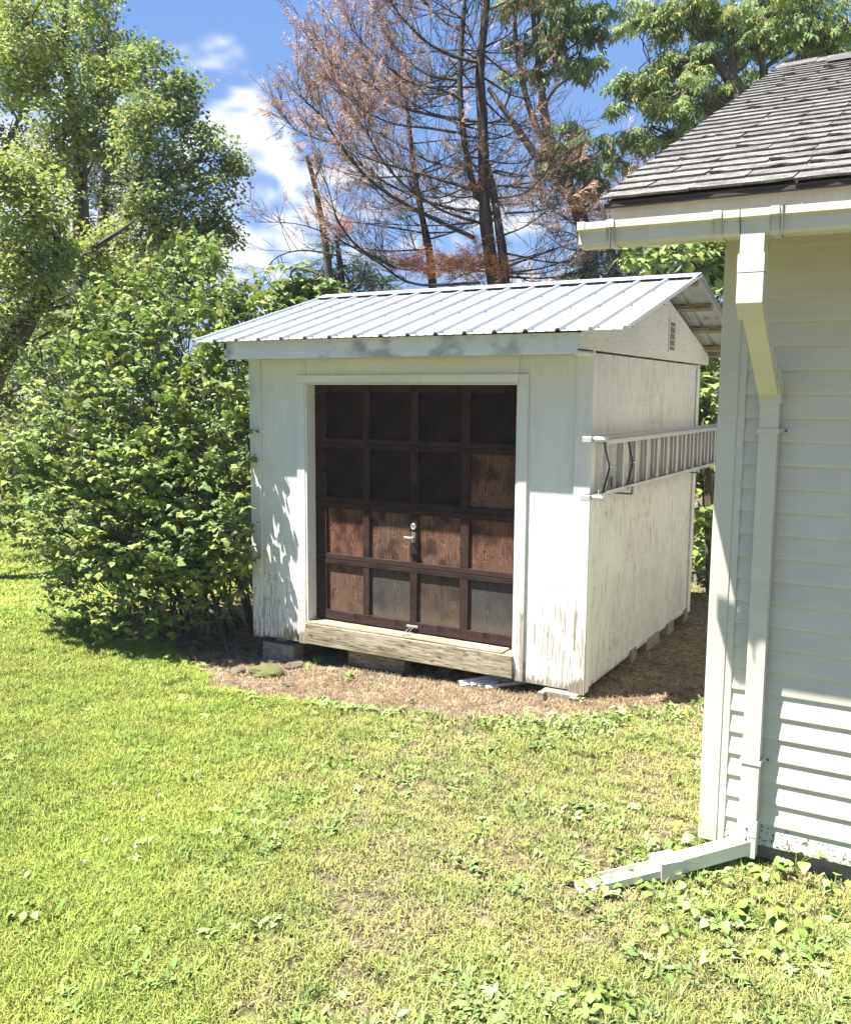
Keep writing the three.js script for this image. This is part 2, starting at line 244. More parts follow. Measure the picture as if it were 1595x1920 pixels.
// ---------------------------------------------------------------- shed
const shed = thing('garden_shed', 'white painted plywood shed with ribbed metal roof and dark wooden garage door', 'shed');
{
  const F = (x0, x1, y0, y1, z0, z1, r) => { const g = bx(x0, x1, y0, y1, z0, z1, r); return uvs(g, 1 / FW, 1 / FH, false, 3.3, .05); };
  const T = (g, swap) => uvs(g, 1 / 1.6, 1 / 1.6, swap, 7, 3);
  mesh('wall_panel', F(-3.19, -2.585, 0, 2.62, -.06, 0), frontMat, shed);
  mesh('wall_panel', F(-.567, -.001, -.012, 2.62, -.06, 0), frontMat, shed);
  mesh('wall_panel', F(-2.583, -.57, 2.312, 2.62, -.06, -.001), frontMat, shed);
  const S = g => uvs(g, 1 / 3.3, 1 / 2.65, false, 3.25, .03);
  mesh('wall_panel', S(bx(-.06, -.004, -.01, 2.532, -3.15, -.062)), sideMat, shed);
  mesh('wall_panel', S(bx(-3.19, -3.13, 0, 2.54, -3.15, -.062)), sideMat, shed);
  mesh('wall_panel', F(-3.19, 0, 0, 2.54, -3.21, -3.152), frontMat, shed);
  mesh('wall_plate', T(bx(-.1, -.062, 2.46, 2.66, -3.14, -.07)), sillMat, shed);
  mesh('floor_frame', T(bx(-3.12, -.07, 0, .19, -3.12, -.12)), sillMat, shed);
  mesh('corner_board', F(-.112, .016, -.03, 2.6, .002, .02), frontMat, shed);
  mesh('corner_board', T(bx(.0, .017, -.02, 2.50, -.075, .0005)), trimMat, shed);
  mesh('corner_board', F(-3.205, -3.085, -.01, 2.6, .002, .02), frontMat, shed);
  mesh('corner_board', T(bx(.0, .017, -.02, 2.50, -3.16, -3.07)), trimMat, shed);
  mesh('door_casing', F(-2.672, -2.587, .0, 2.312, .002, .024), frontMat, shed);
  mesh('door_casing', F(-.567, -.49, -.005, 2.38, .002, .024), frontMat, shed);
  mesh('door_casing', T(bx(-2.672, -.569, 2.314, 2.38, .002, .024), true), trimMat, shed);
  mesh('door_jamb', T(bx(-2.585, -2.569, .2, 2.298, -.2, .018)), trimMat, shed);
  mesh('door_jamb', T(bx(-.585, -.568, .2, 2.298, -.2, .018)), trimMat, shed);
  mesh('door_jamb', T(bx(-2.585, -.568, 2.299, 2.311, -.2, .018), true), trimMat, shed);
  mesh('door_sill', uvs(bx(-2.585, -.568, .012, .198, -.19, .05, .008), .5, 2, false, 5, .1), sillMat, shed);
  mesh('sill_board', uvs(bx(-2.568, -.66, .199, .213, -.19, .042, .003), .5, 2, false, 6, .3), sillMat, shed);
  mesh('skid', uvs(bx(-3.02, -2.9, -.13, -.002, -3.1, -.08, .006), .5, 2, false), sillMat, shed);
  mesh('skid', uvs(bx(-.2, -.08, -.06, -.012, -3.1, -.08, .006), .5, 2, false), sillMat, shed);
  // garage door: rails, stiles and sixteen recessed panels
  const door = part('garage_door', shed), zf = -.1;
  const cols = [[-2.45, -2.065], [-1.999, -1.592], [-1.52, -1.118], [-1.04, -.645]], rows = [[1.84, 2.235], [1.325, 1.755], [.82, 1.225], [.31, .73]];
  const rails = [[2.235, 2.294], [1.80, 1.84], [1.755, 1.797], [1.277, 1.325], [1.225, 1.273], [.776, .82], [.73, .772], [.225, .31]];
  for (const [a, b] of rails) mesh('rail', uvs(bx(-2.568, -.587, a, b, zf - .045, zf, .004), 1 / .48, 1 / .42, true, rr(0, 3), rr(0, 3)), railMat, door);
  rows.forEach(([a, b], j) => {
    for (const [c, d] of [[-2.568, -2.45], [-2.065, -1.999], [-1.592, -1.52], [-1.118, -1.04], [-.645, -.587]]) mesh('stile', uvs(bx(c, d, a + .001, b - .001, zf - .045, zf - .002, .004), 1 / .42, 1 / .48, false, rr(0, 3), rr(0, 3)), railMat, door);
    cols.forEach(([c, d], i) => { const m = j < 2 ? (j == 1 && i == 3 ? doorMats[3] : doorMats[8]) : doorMats[(j - 2) * 4 + i]; const g = bx(c - .004, d + .004, a - .004, b + .004, zf - .045, zf - .028, .001); uvs(g, 1 / (d - c), 1 / (b - a), false, -c, -a); mesh('door_panel', g, m, door); });  // upper panels mostly darker: eave shade put into the stain colour
  });
  const lx = -1.556, ring = new THREE.TorusGeometry(.021, .0065, 8, 24).translate(lx, 1.128, zf + .004);
  mesh('lock', merge([ring, new THREE.CylinderGeometry(.018, .018, .012, 20).rotateX(Math.PI / 2).translate(lx, 1.128, zf + .001)]), chromeMat, door);
  mesh('keyway', bx(lx - .002, lx + .002, 1.12, 1.136, zf + .006, zf + .0085, 0), darkMat, door);
  mesh('handle', merge([new THREE.CylinderGeometry(.009, .009, .05, 12).rotateX(Math.PI / 2).translate(lx, 1.035, zf + .027), bx(lx - .062, lx + .03, 1.027, 1.046, zf + .045, zf + .062, .007)]), chromeMat, door);
  mesh('handle_plate', bx(lx - .02, lx + .02, .99, 1.08, zf, zf + .004, .002), screwMat, door);
  mesh('latch', merge([bx(lx - .06, lx + .05, .262, .282, zf + .001, zf + .012, .004), limb([new V3(lx - .005, .275, zf + .014), new V3(lx - .03, .235, .0), new V3(lx - .05, .217, .03)], .004, .004, 8, 6, 0), limb([new V3(lx + .012, .27, zf + .014), new V3(lx + .0, .23, .0), new V3(lx - .05, .217, .03)], .004, .004, 8, 6, 0)]), chromeMat, door);
  // eave box and gable
  const fas = prism([[-3.255, 2.665], [.0, 2.655], [.0, 2.508], [-3.19, 2.51]], .302, .322, (a, b, d) => [a, b, d]); mesh('fascia', uvs(fas, .3, 1, false, 3.3, -2.4), std({ map: fasciaTex, roughness: .78 }), shed);
  mesh('soffit', T(bx(-3.19, -.002, 2.525, 2.537, .021, .3)), trimMat, shed);
  mesh('soffit_trim', T(bx(-.02, .02, 2.5, 2.526, .022, .325)), trimMat, shed);
  const sl = .288, rz = -1.575, ry = 3.225, top = z => ry - sl * Math.abs(z - rz);
  for (const [x0, x1] of [[.0, .022], [-3.214, -3.191]]) {
    const pl = [[.322, 2.546], [.322, top(.322) - .03], [rz, ry - .075], [-3.475, top(-3.475) - .03], [-3.475, 2.546]];
    const g = prism(pl.map(([z, y]) => [-z, y]), x0, x1, (a, b, d) => [d, b, -a]); uvs(g, .25, .9, false, 1, 0); mesh('gable_panel', g, gableMat, shed);
  }
  const vent = part('gable_vent', shed), vz = -2.0, vw = .085;
  mesh('recess', bx(.0215, .0245, 2.635, 2.885, vz - vw, vz + vw, 0), std({ color: lin(.2, .2, .2), roughness: .9 }), vent);
  for (const [a, b] of [[vz - vw - .022, vz - vw], [vz + vw, vz + vw + .022]]) mesh('frame', T(bx(.0225, .034, 2.615, 2.905, a, b)), trimMat, vent);
  for (const [a, b] of [[2.613, 2.635], [2.885, 2.907]]) mesh('frame', T(bx(.0225, .0335, a, b, vz - vw, vz + vw)), trimMat, vent);
  for (let k = 0; k < 4; k++) mesh('slat', T(bx(-.002, .002, -.02, .02, vz - vw, vz + vw, .001).rotateZ(.9).translate(.034, 2.672 + k * .058, 0)), trimMat, vent);
  // roof: ribbed sheets on purlins, ridge cap, screws
  const roof = part('roof', shed), X0 = -3.51, NP = 16, st = 3.87 / NP, L = 1.958 / Math.cos(Math.atan(sl)), an = Math.atan(sl);
  const prof = []; for (let k = 0; k <= 4; k++) { const c = k * st; prof.push([c - .022, 0], [c - .011, .022], [c + .011, .022], [c + .022, 0]); for (const m of [.33, .66]) if (k < 4) prof.push([c + m * st - .012, 0], [c + m * st, .004], [c + m * st + .012, 0]); }
  const poly = [...prof, ...prof.slice().reverse().map(([a, b]) => [a, b - .0012])];
  for (const side of [1, -1]) for (let s = 0; s < 4; s++) {
    const g = prism(poly, 0, L, (a, b, d) => [a, b + (s % 2) * .0016, d]); g.rotateX(an); uvs(g, .8, .8, false, s * 1.3, side); if (side < 0) { g.scale(1, 1, -1); const ix = g.attributes.position; const A = ix.array; for (let i = 0; i < A.length; i += 9) for (let c = 0; c < 3; c++) { const t = A[i + c]; A[i + c] = A[i + 6 + c]; A[i + 6 + c] = t; } const U = g.attributes.uv.array; for (let i = 0; i < U.length; i += 6) for (let c = 0; c < 2; c++) { const t = U[i + c]; U[i + c] = U[i + 4 + c]; U[i + 4 + c] = t; } g.computeVertexNormals(); }
    const m = mesh('roof_sheet', g, metalMat, roof); m.position.set(X0 + s * 4 * st, ry, rz);
  }
  for (const side of [1, -1]) {
    for (const t of [.06, .62, 1.18, 1.72, 1.9]) { const g = uvs(bx(side > 0 ? -3.18 : X0 + .05, side > 0 ? -.01 : .33, -.05, -.004, -.035, .035, .003), .5, 2); g.rotateX(side * an); g.translate(0, ry - t * sl, rz + side * t); if (t < 1.9 || side < 0) mesh('purlin', g, sillMat, roof); }
  }
  const rc = prism([[-.16, -.045], [-.155, -.0435], [0, .001], [.155, -.0435], [.16, -.045], [.16, -.042], [0, .006], [-.16, -.042]], X0 - .01, .372, (a, b, d) => [d, b + ry + .024, a + rz]); mesh('ridge_cap', uvs(rc, .8, .8), metalMat, roof);
  const sc = []; for (let k = 0; k <= NP; k++) for (const t of [.12, .62, 1.18, 1.9]) { const x = X0 + k * st + (k % 2 ? .035 : .03), c = new THREE.CylinderGeometry(.007, .009, .009, 6); c.rotateX(an); c.translate(x, ry - t * sl + .006, rz + t); sc.push(c); }
  tag(mesh('roof_screws', merge(sc), screwMat, roof), null, null, null, 'stuff');
}
// ---------------------------------------------------------------- ladder hung on the shed's side
{
  const ld = thing('extension_ladder', 'aluminium extension ladder hung sideways along the shed side wall', 'ladder');
  const z0 = .24, z1 = -4.75, ch = (y, x, za, zb, s) => merge([bx(x - .03, x + .03, y - .004, y + .004, zb, za, .002), bx(x - .03, x - .024, y + (s < 0 ? .004 : -.03), y + (s < 0 ? .03 : -.004), zb, za, .001), bx(x + .024, x + .03, y + (s < 0 ? .004 : -.03), y + (s < 0 ? .03 : -.004), zb, za, .001)]);
  mesh('rail', ch(1.925, .07, z0, z1, 1), aluMat, ld); mesh('rail', ch(1.49, .07, z0, z1, -1), aluMat, ld);
  mesh('rail', ch(1.905, .135, z0 - .14, z1 - .2, 1), aluMat, ld); mesh('rail', ch(1.512, .135, z0 - .14, z1 - .2, -1), aluMat, ld);
  for (let k = 0; k < 16; k++) { const z = -.16 - k * .305; mesh('rung', bx(.054, .086, 1.495, 1.92, z - .016, z + .016, .006), aluMat, ld); if (k > 0) mesh('rung', bx(.12, .15, 1.515, 1.902, z + .12 - .014, z + .12 + .014, .006), aluMat, ld); }
  for (const [z, f] of [[.13, 1], [-.42, 1]]) { mesh('brace', merge([limb([new V3(.15, 1.9, z), new V3(.152, 1.8, z - .06), new V3(.153, 1.71, z - .13 * f)], .008, .008, 6, 6, 0), limb([new V3(.153, 1.71, z - .13 * f), new V3(.152, 1.62, z - .07), new V3(.15, 1.515, z + .02)], .008, .008, 6, 6, 0)]), darkMat, ld); mesh('rivet', new THREE.SphereGeometry(.01, 8, 6).translate(.16, 1.71, z - .13 * f), chromeMat, ld); }
  for (const [y, s] of [[1.925, 1], [1.49, -1]]) { mesh('end_cap', bx(.035, .105, y - .012 - (s > 0 ? .02 : -.0), y + .012 + (s > 0 ? 0 : .02), z0, z0 + .03, .006), std({ color: lin(.5, .5, .5), roughness: .5, metalness: .4 }), ld); mesh('foot', merge([bx(.1, .17, y - .01 * s - .018, y - .01 * s + .018, z0 - .14, z0 - .02, .006), new THREE.CylinderGeometry(.012, .012, .09, 10).rotateZ(Math.PI / 2).translate(.135, y - .01 * s, z0 - .03)]), aluMat, ld); }
  for (const z of [-.45, -2.75]) { mesh('hook', merge([bx(.018, .024, 1.46, 1.6, z - .02, z + .02, .001), bx(.02, .19, 1.468, 1.478, z - .02, z + .02, .001), bx(.184, .19, 1.475, 1.53, z - .02, z + .02, .001)]), screwMat, ld); }
}
// ---------------------------------------------------------------- house
const ZH = 1.75, XC = 1.30;
const house = thing('house', 'white vinyl sided house corner with grey shingle roof, gutter and downspout', 'house');
{
  const vy = (g, ox = 0) => uvs(g, .9, .9, false, ox, 2), XE = 4.6, YB = -.035, cs = .1133;
  mesh('foundation', uvs(bx(XC + .06, XE, -.6, YB + .02, -5.1, ZH - .03, 0), 1.5, 1.5), concMat, house);
  mesh('wall_core', bx(XC + .02, XE, YB + .03, 3.02, -5.1, ZH - .012, 0), std({ color: lin(.6, .6, .58), roughness: .9 }), house);
  const wg = prism([[5.1, 3.02], [-ZH + .012, 3.02], [1.7, 4.68]], XC + .02, XC + .06, (a, b, d) => [d, b, -a]); mesh('gable_wall', vy(wg), vinylMat, house);
  // siding: one board per course, lower edge standing proud
  for (let k = 0; k < 27; k++) {
    const y = YB + k * cs, pr = [[-.004, cs + .012], [.001, cs + .012], [.0155, .012], [.0155, 0], [-.002, 0], [-.004, .004]];
    const g = prism(pr, XC + .1, XE, (a, b, d) => [d, b + y, a + ZH]); if (k === 0) { uvs(g, .25, 1 / .12, false, 0, -y); mesh('siding_board', g, speckMat, house); } else mesh('siding_board', vy(g, k * .37), vinylMat, house);
    const h = prism(pr, -ZH + .02, 5.1, (a, b, d) => [XC + .018 - a, b + y, -d]); mesh('siding_board', vy(h, k * .29), vinylMat, house);
  }
  // corner post: broad outer band, groove and channel
  mesh('corner_post', vy(bx(XC - .012, XC + .082, YB - .035, 3.0, ZH - .09, ZH + .026, .004)), vinylMat, house);
  mesh('corner_post_channel', vy(bx(XC + .07, XC + .118, YB - .03, 3.0, ZH - .02, ZH + .02, .004)), vinylMat, house);
  // eave
  const SL = .43, an = Math.atan(SL), EZ = 2.40, EY = 3.075, RZ = -1.72, RX0 = .87, len = (EZ - RZ) / Math.cos(an);
  mesh('fascia', vy(bx(.905, XE, 2.885, 3.055, 2.325, 2.345, .003)), std({ map: trimTex, color: lin(1, .93, .8), roughness: .6 }), house);
  mesh('soffit', vy(bx(XC + .02, XE, 3.022, 3.034, ZH + .01, 2.32, 0)), vinylMat, house);
  mesh('rake_board', vy(prism([[-2.32, 2.9], [-2.32, 3.03], [1.72, 4.76], [1.72, 4.6]], .9, .92, (a, b, d) => [d, b, -a])), vinylMat, house);
  const roof = part('roof', house);
  const deck = bx(RX0 + .03, XE, -.03, -.012, 0, len - .03, 0); deck.rotateX(an); deck.translate(0, EY + SL * (EZ - RZ), RZ); mesh('roof_deck', uvs(deck, 2, 2), std({ color: lin(.12, .1, .085), roughness: .9 }), roof);
  const deckB = bx(RX0 + .03, XE, -.045, .0, -3.7, 0, 0); deckB.rotateX(-an); deckB.translate(0, EY + SL * (EZ - RZ), RZ); mesh('rear_slope', uvs(deckB, 2, 2), shingleMats[0], roof);
  mesh('drip_edge', bx(RX0 + .02, XE, EY - .03, EY - .012, EZ - .03, EZ - .004, .003), std({ color: lin(.035, .033, .036), roughness: .8 }), roof);
  R = rng(77);
  const ex = .15, NR = 29, geos = [];
  for (let v = 0; v < 7; v++) {   // shingle tabs: thin slabs with a worn, slightly curled lower edge
    const w = .412, nx = 8, nz = 3, pos = [], idx = [];
    for (let layer = 0; layer < 2; layer++) for (let j = 0; j <= nz; j++) for (let i = 0; i <= nx; i++) {
      const x = i / nx * w, z = j / nz * .215; const e = j === nz ? (fb(i * .9 + v * 31, v, 2, 200) - .5) * .024 : 0;
      const lift = Math.pow(j / nz, 3) * (  .002 + .007 * sm(.66, .88, fb(i * .35 + v * 17, v * 3.3, 2, 201)));
      pos.push(x, (layer ? 0 : .0105) + lift + .012 * j / nz, z + e);
    }
    const N = (nx + 1) * (nz + 1);
    for (let j = 0; j < nz; j++) for (let i = 0; i < nx; i++) { const a = j * (nx + 1) + i, b = a + nx + 1; idx.push(a, b, a + 1, a + 1, b, b + 1); }
    for (let i = 0; i < nx; i++) { const a = nz * (nx + 1) + i; idx.push(a, a + N, a + 1, a + 1, a + N, a + N + 1); }
    for (const i of [0, nx]) for (let j = 0; j < nz; j++) { const a = j * (nx + 1) + i, b = a + nx + 1; if (i) idx.push(a, b, a + N, b, b + N, a + N); else idx.push(a, a + N, b, b, a + N, b + N); }
    const g = tris(pos, idx).toNonIndexed(); g.computeVertexNormals(); geos.push(uvs(g, 1.7, 1.7, false, v * .37, v * .61));
  }
  for (let r = 0; r < NR; r++) {
    const d = len - r * ex; let x = RX0 - (r % 2) * .2 - rr(0, .06);
    for (let k = 0; x < XE; k++) {
      const m = mesh('shingle', geos[Math.floor(R() * 7)], shingleMats[Math.floor(R() * 4)], roof), w = .412 + .006;
      let sx = 1, px = x; if (x < RX0) { sx = (x + .412 - RX0 + rr(-.008, .012)) / .412; px = RX0 - rr(-.008, .012); }
      if (sx > .08) { const q = d - .215 + rr(-.004, .004); m.rotation.x = an; m.rotation.z = rr(-.006, .006); m.scale.x = sx; m.position.set(px, EY + SL * (EZ - RZ) - q * Math.sin(an) - .008, RZ + q * Math.cos(an)); } else roof.remove(m);
      x += w;
    }
  }
  const yr = EY + SL * (EZ - RZ);
  for (let x = RX0; x < XE; x += .24) { const g = prism([[-.15, -.06], [0, .012], [.15, -.06], [.15, -.05], [0, .024], [-.15, -.05]], x, x + .3, (a, b, d) => [d, b + yr + .006 + (d - x) * .03, a + RZ]); mesh('ridge_shingle', uvs(g, 1.7, 1.7, false, x, 0), shingleMats[Math.floor(R() * 4)], roof); }
  // chimney with flashing
  const chim = part('chimney', house), bm = [[.30, .12, .085], [.26, .10, .07], [.33, .15, .11]].map(c => std({ color: lin(...c), roughness: .92, map: concTex })), cx0 = 1.47, cx1 = 1.88, cz0 = RZ - .22, cz1 = RZ + .2;
  mesh('mortar', bx(cx0 + .006, cx1 - .006, yr - .3, yr + 1.28, cz0 + .006, cz1 - .006, 0), std({ color: lin(.4, .38, .35), roughness: .95 }), chim);
  const bf = bx(0, .195, 0, .057, 0, .09, .004), bs = bx(0, .09, 0, .057, 0, .195, .004); uvs(bf, 2, 2); uvs(bs, 2, 2);
  for (let k = 0; k < 18; k++) { const y = yr - .06 + k * .068; for (let i = 0; i < 2; i++) { const o = k % 2 ? .09 : 0; let m = mesh('brick', bf, bm[Math.floor(R() * 3)], chim); m.position.set(cx0 + o * .99 + i * .207 - (k % 2 ? 0 : 0), y, cz1 - .09); if (k % 2 && i === 1) m.scale.x = .55; m = mesh('brick', bs, bm[Math.floor(R() * 3)], chim); m.position.set(cx0 - .0005, y, cz0 + i * .207 + (k % 2 ? 0 : -.0) - (k % 2 ? .0 : 0)); if (i === 1 && !(k % 2)) m.scale.z = .6; } }
  const fl = bx(0, 1.05, .012, .016, 0, .34, .001); fl.rotateX(an); fl.translate(1.27, yr + .006, RZ + .02); mesh('flashing', fl, std({ color: lin(.085, .08, .078), roughness: .7 }), chim);
  // gutter
  const gut = part('gutter', house), gp = [[0, .0], [.004, .0], [.004, -.098], [.088, -.098], [.098, -.088], [.1, -.04], [.122, -.03], [.122, 0], [.112, .002], [.112, -.003], [.118, -.005], [.118, -.027], [.096, -.037], [.094, -.084], [.086, -.102], [0, -.102]];
  const gx0 = .80, gyT = 2.978, gz = 2.347;
  const runG = (a, b, s, dy) => prism(gp.map(([p, q]) => [p * s + (s > 1 ? -.002 : 0), q * s + (s > 1 ? .003 : 0)]), a, b, (p, q, d) => [d, q + gyT + dy - (d - gx0) * .006, p + gz]);
  mesh('gutter_run', vy(runG(gx0 + .01, 1.49, 1, 0)), vinylMat, gut); mesh('gutter_run', vy(runG(1.495, XE, 1, 0), 1), vinylMat, gut);
  for (const [a, b] of [[.93, .965], [1.385, 1.42], [1.61, 1.645]]) mesh('joiner', vy(runG(a, b, 1.07, 0)), vinylMat, gut);
  mesh('end_cap', vy(prism([[0, .002], [.125, .002], [.125, -.033], [.102, -.042], [.1, -.092], [.088, -.104], [0, -.104]], gx0 - .004, gx0 + .03, (p, q, d) => [d, q + gyT + .002, p + gz])), vinylMat, gut);
  for (const x of [.945, 1.655]) mesh('bracket', merge([bx(x, x + .006, gyT - .12, gyT + .005, gz + .118, gz + .128, .001)]), screwMat, gut);
  // downspout: outlet, elbows, pipe, straps, ground extension
  const ds = part('downspout', house), X = 1.541, U = new V3(1, 0, 0), pv = (y, z) => new V3(X, y, z), zf = ZH + .062;
  mesh('outlet', vy(duct([pv(2.885, 2.41), pv(2.79, 2.41)], .094, .075, U)), vinylMat, ds);
  mesh('elbow', vy(duct([pv(2.80, 2.412), pv(2.725, 2.412)], .106, .088, U)), vinylMat, ds); mesh('elbow', vy(duct([pv(2.722, 2.412), pv(2.62, 2.412), pv(2.57, 2.36)], .104, .086, U)), vinylMat, ds);
  mesh('pipe', vy(duct([pv(2.63, 2.40), pv(2.26, zf + .07), pv(2.255, zf + .065)], .086, .068, U)), vinylMat, ds);
  mesh('elbow', vy(duct([pv(2.33, zf + .135), pv(2.26, zf), pv(2.19, zf)], .098, .08, U)), vinylMat, ds);
  mesh('pipe', vy(duct([pv(2.24, zf), pv(.1, zf)], .084, .066, U)), vinylMat, ds);
  for (const y of [2.06, .42]) { mesh('strap', vy(merge([bx(X - .05, X + .05, y - .012, y + .012, zf + .034, zf + .038, .001), bx(X - .05, X - .046, y - .012, y + .012, ZH + .012, zf + .037, .001), bx(X + .046, X + .05, y - .012, y + .012, ZH + .012, zf + .037, .001), bx(X + .046, X + .085, y - .012, y + .012, ZH + .014, ZH + .018, .001)])), vinylMat, ds); mesh('strap_screw', new THREE.SphereGeometry(.007, 8, 6).translate(X + .07, y, ZH + .021), screwMat, ds); }
  const e0 = new V3(X, .12, zf), e1 = new V3(X, .0, zf), dirE = new V3(-.70, 0, .71).normalize(), sideE = new V3(-.71, 0, -.70).normalize();
  mesh('elbow', vy(duct([e0, new V3(X, .035, zf)], .094, .078, U)), vinylMat, ds); mesh('elbow', vy(duct([new V3(X, .04, zf), new V3(X, -.075, zf)], .09, .074, U)), vinylMat, ds);
  const P0 = new V3(X + .012, -.02, zf - .012), P1 = P0.clone().addScaledVector(dirE, .44).setY(-.075);
  const wE = new V3(.71, 0, .70).normalize();
  mesh('pipe', vy(duct([P0, P1], .086, .07, wE)), vinylMat, ds);
  const P2 = P1.clone().addScaledVector(dirE, .09), P3 = P2.clone().addScaledVector(dirE, .42).setY(-.115);
  mesh('coupling', vy(duct([P1.clone().addScaledVector(dirE, -.03), P2.clone().setY(-.08)], .118, .092, wE)), vinylMat, ds);
  mesh('outlet_trough', vy(duct([P2.clone().setY(-.105), P3.clone().setY(-.125)], .098, .012, wE)), vinylMat, ds);
  for (const s of [-1, 1]) mesh('trough_side', vy(duct([P2.clone().setY(-.085).addScaledVector(wE, s * .05), P3.clone().addScaledVector(dirE, -.12).setY(-.112).addScaledVector(wE, s * .05)], .006, .036, wE)), vinylMat, ds);
  for (const p of [new V3(X, .075, zf + .0385), new V3(X, .02, zf + .0395)]) mesh('screw', new THREE.SphereGeometry(.006, 8, 6).translate(p.x, p.y, p.z), darkMat, ds);
}
// ---------------------------------------------------------------- things on the ground round the shed
{
  R = rng(300);
  const block = (label, x, z, w, h, d, turn, y) => { const o = mesh('concrete_block', uvs(new RoundedBoxGeometry(w, h, d, 2, .008), 3, 3, false, x, z), concMat); o.position.set(x, (y ?? gy(x, z)) + h / 2 - .05, z); o.rotation.y = turn; return tag(o, label, 'block', 'blocks under the shed'); };
  const b0 = thing('concrete_block', 'notched concrete block under the peeling right corner of the shed front', 'block', [-.15, gy(-.15, .0) - .03, .01], 'blocks under the shed');
  mesh('web', uvs(bx(-.16, .13, 0, .085, -.09, .07, .006), 3, 3), concMat, b0); mesh('end_wall', uvs(bx(-.17, -.115, 0, .083, .07, .12, .006), 3, 3), concMat, b0); mesh('end_wall', uvs(bx(.085, .14, 0, .083, .07, .12, .006), 3, 3), concMat, b0);
  block('concrete block under the shed front corner beside the lilac bush', -2.94, -.09, .34, .21, .18, .05);
  block('low concrete block under the shed side below the ladder, next to the front corner block', -.06, -1.25, .14, .16, .2, .1);
  block('whitish concrete block under the middle of the shed side wall', -.07, -1.85, .16, .16, .36, -.06);
  block('concrete block under the shed side wall, second from its back corner', -.07, -2.45, .16, .17, .3, .08);
  block('concrete block under the back corner of the shed side wall', -.08, -3.05, .18, .18, .16, 0);
  const tb = mesh('timber_block', uvs(new RoundedBoxGeometry(.56, .13, .14, 2, .008), .9, 3, false, 1, 0), sillMat); tb.position.set(-1.93, -.1, -.16); tb.rotation.set(0, .06, -.05); tag(tb, 'weathered timber block lying beneath the door sill of the shed', 'timber');
  const strip = std({ color: lin(.78, .78, .8), roughness: .45 });
  [[-1.04, 0, -.02, .3], [-1.0, .012, .02, .28], [-.98, .001, .04, .3], [-.93, .02, -.03, .26], [-.9, .01, .02, .34], [-.84, .003, .0, .24], [-.76, .004, .03, .2]].forEach(([x, dy, dz, t]) => { const g = merge([bx(-.012, .012, 0, .006, -.3, .05, .002), bx(-.012, -.006, .006, .02, -.3, .05, .001)]); const m = mesh('plastic_strip', g, strip); m.position.set(x, gy(x, 0) + dy + .012, -.02 + dz); m.rotation.y = t - .95; m.rotation.x = .05; tag(m, 'white plastic trim strip poking out from under the shed', 'strip', 'white strips under the shed'); });
  const lit = onY(1032, 1350, -.12), lm = mesh('paper_scrap', tris([-.035, 0, -.012, .035, .006, -.014, .03, .012, .014, -.03, .004, .012, 0, .016, 0], [0, 4, 1, 1, 4, 2, 2, 4, 3, 3, 4, 0]), std({ color: lin(.85, .85, .88), roughness: .6, side: 2 })); lm.position.set(lit.x, gy(lit.x, lit.z) + .006, lit.z); tag(lm, 'small crumpled white scrap on the brown needle litter', 'litter');
  // mossy stones by the left corner
  const moss = std({ color: lin(.10, .11, .04), roughness: 1 }), stoneM = std({ map: concTex, color: lin(.55, .5, .42), roughness: .95 });
  [[500, 1262, .17, moss, 'flat mossy stone beside the shed corner by the lilac'], [552, 1248, .09, stoneM, 'small bare stone next to the mossy stone'], [445, 1258, .1, stoneM, 'brown stone between the lilac and the mossy stone'], [540, 1286, .06, stoneM, 'little grey stone at the edge of the lawn below the mossy stone']].forEach(([u, v, s, m, l], i) => {
    const p = onY(u, v, -.19), g = new THREE.IcosahedronGeometry(1, 3), a = g.attributes.position; for (let k = 0; k < a.count; k++) { const f = 1 + (fb3(a.getX(k) * 1.6 + i * 9, a.getY(k) * 1.6, a.getZ(k) * 1.6, 3, 3) - .5) * .9; a.setXYZ(k, a.getX(k) * f * s, a.getY(k) * f * s * .4, a.getZ(k) * f * s * .7); } g.computeVertexNormals();
    const o = mesh('stone', uvs(g, 4, 4), m); o.position.set(p.x, gy(p.x, p.z) + .015, p.z); o.rotation.y = i; tag(o, l, 'stone', 'stones by the shed corner');
  });
}
// ---------------------------------------------------------------- leaves and foliage
const leafMat = (o = {}) => new THREE.MeshPhysicalMaterial({ roughness: 1, transmission: .4, thickness: 0, side: THREE.DoubleSide, ...o });
const LM = leafMat(), LMgloss = leafMat({ transmission: .35 });
// one leaf pointing along +x, blade facing +y; shape: list of [along, half width]
function leaf(L, W, shape, bend = .25, fold = .3) {
  const pos = [], idx = []; shape.forEach(([t, w], i) => { const y = -bend * L * t * t, h = W * w; pos.push(t * L, y, 0, t * L, y + h * fold, h, t * L, y + h * fold, -h); if (i) { const a = (i - 1) * 3, b = i * 3; idx.push(a, a + 1, b, b, a + 1, b + 1, a, b, a + 2, a + 2, b, b + 2); } });
  return tris(pos, idx);
}
const HEART = [[0, .0], [.12, .42], [.34, .5], [.62, .34], [1, 0]], OVAL = [[0, 0], [.3, .5], [.7, .42], [1, 0]], DIA = [[0, 0], [.45, .5], [1, 0]], LOBED = [[0, .1], [.05, .42], [.25, .3], [.38, .55], [.6, .28], [1, 0]], ROUND = [[0, .3], [.2, .5], [.55, .52], [.85, .34], [1, 0]];
const E3 = new THREE.Euler(), Q = new THREE.Quaternion(), M4 = new THREE.Matrix4();
const place = (g, x, y, z, ry, rz, rx = 0, s = 1) => g.clone().applyMatrix4(M4.compose(new V3(x, y, z), Q.setFromEuler(E3.set(rx, ry, rz, 'YXZ')), new V3(s, s, s)));
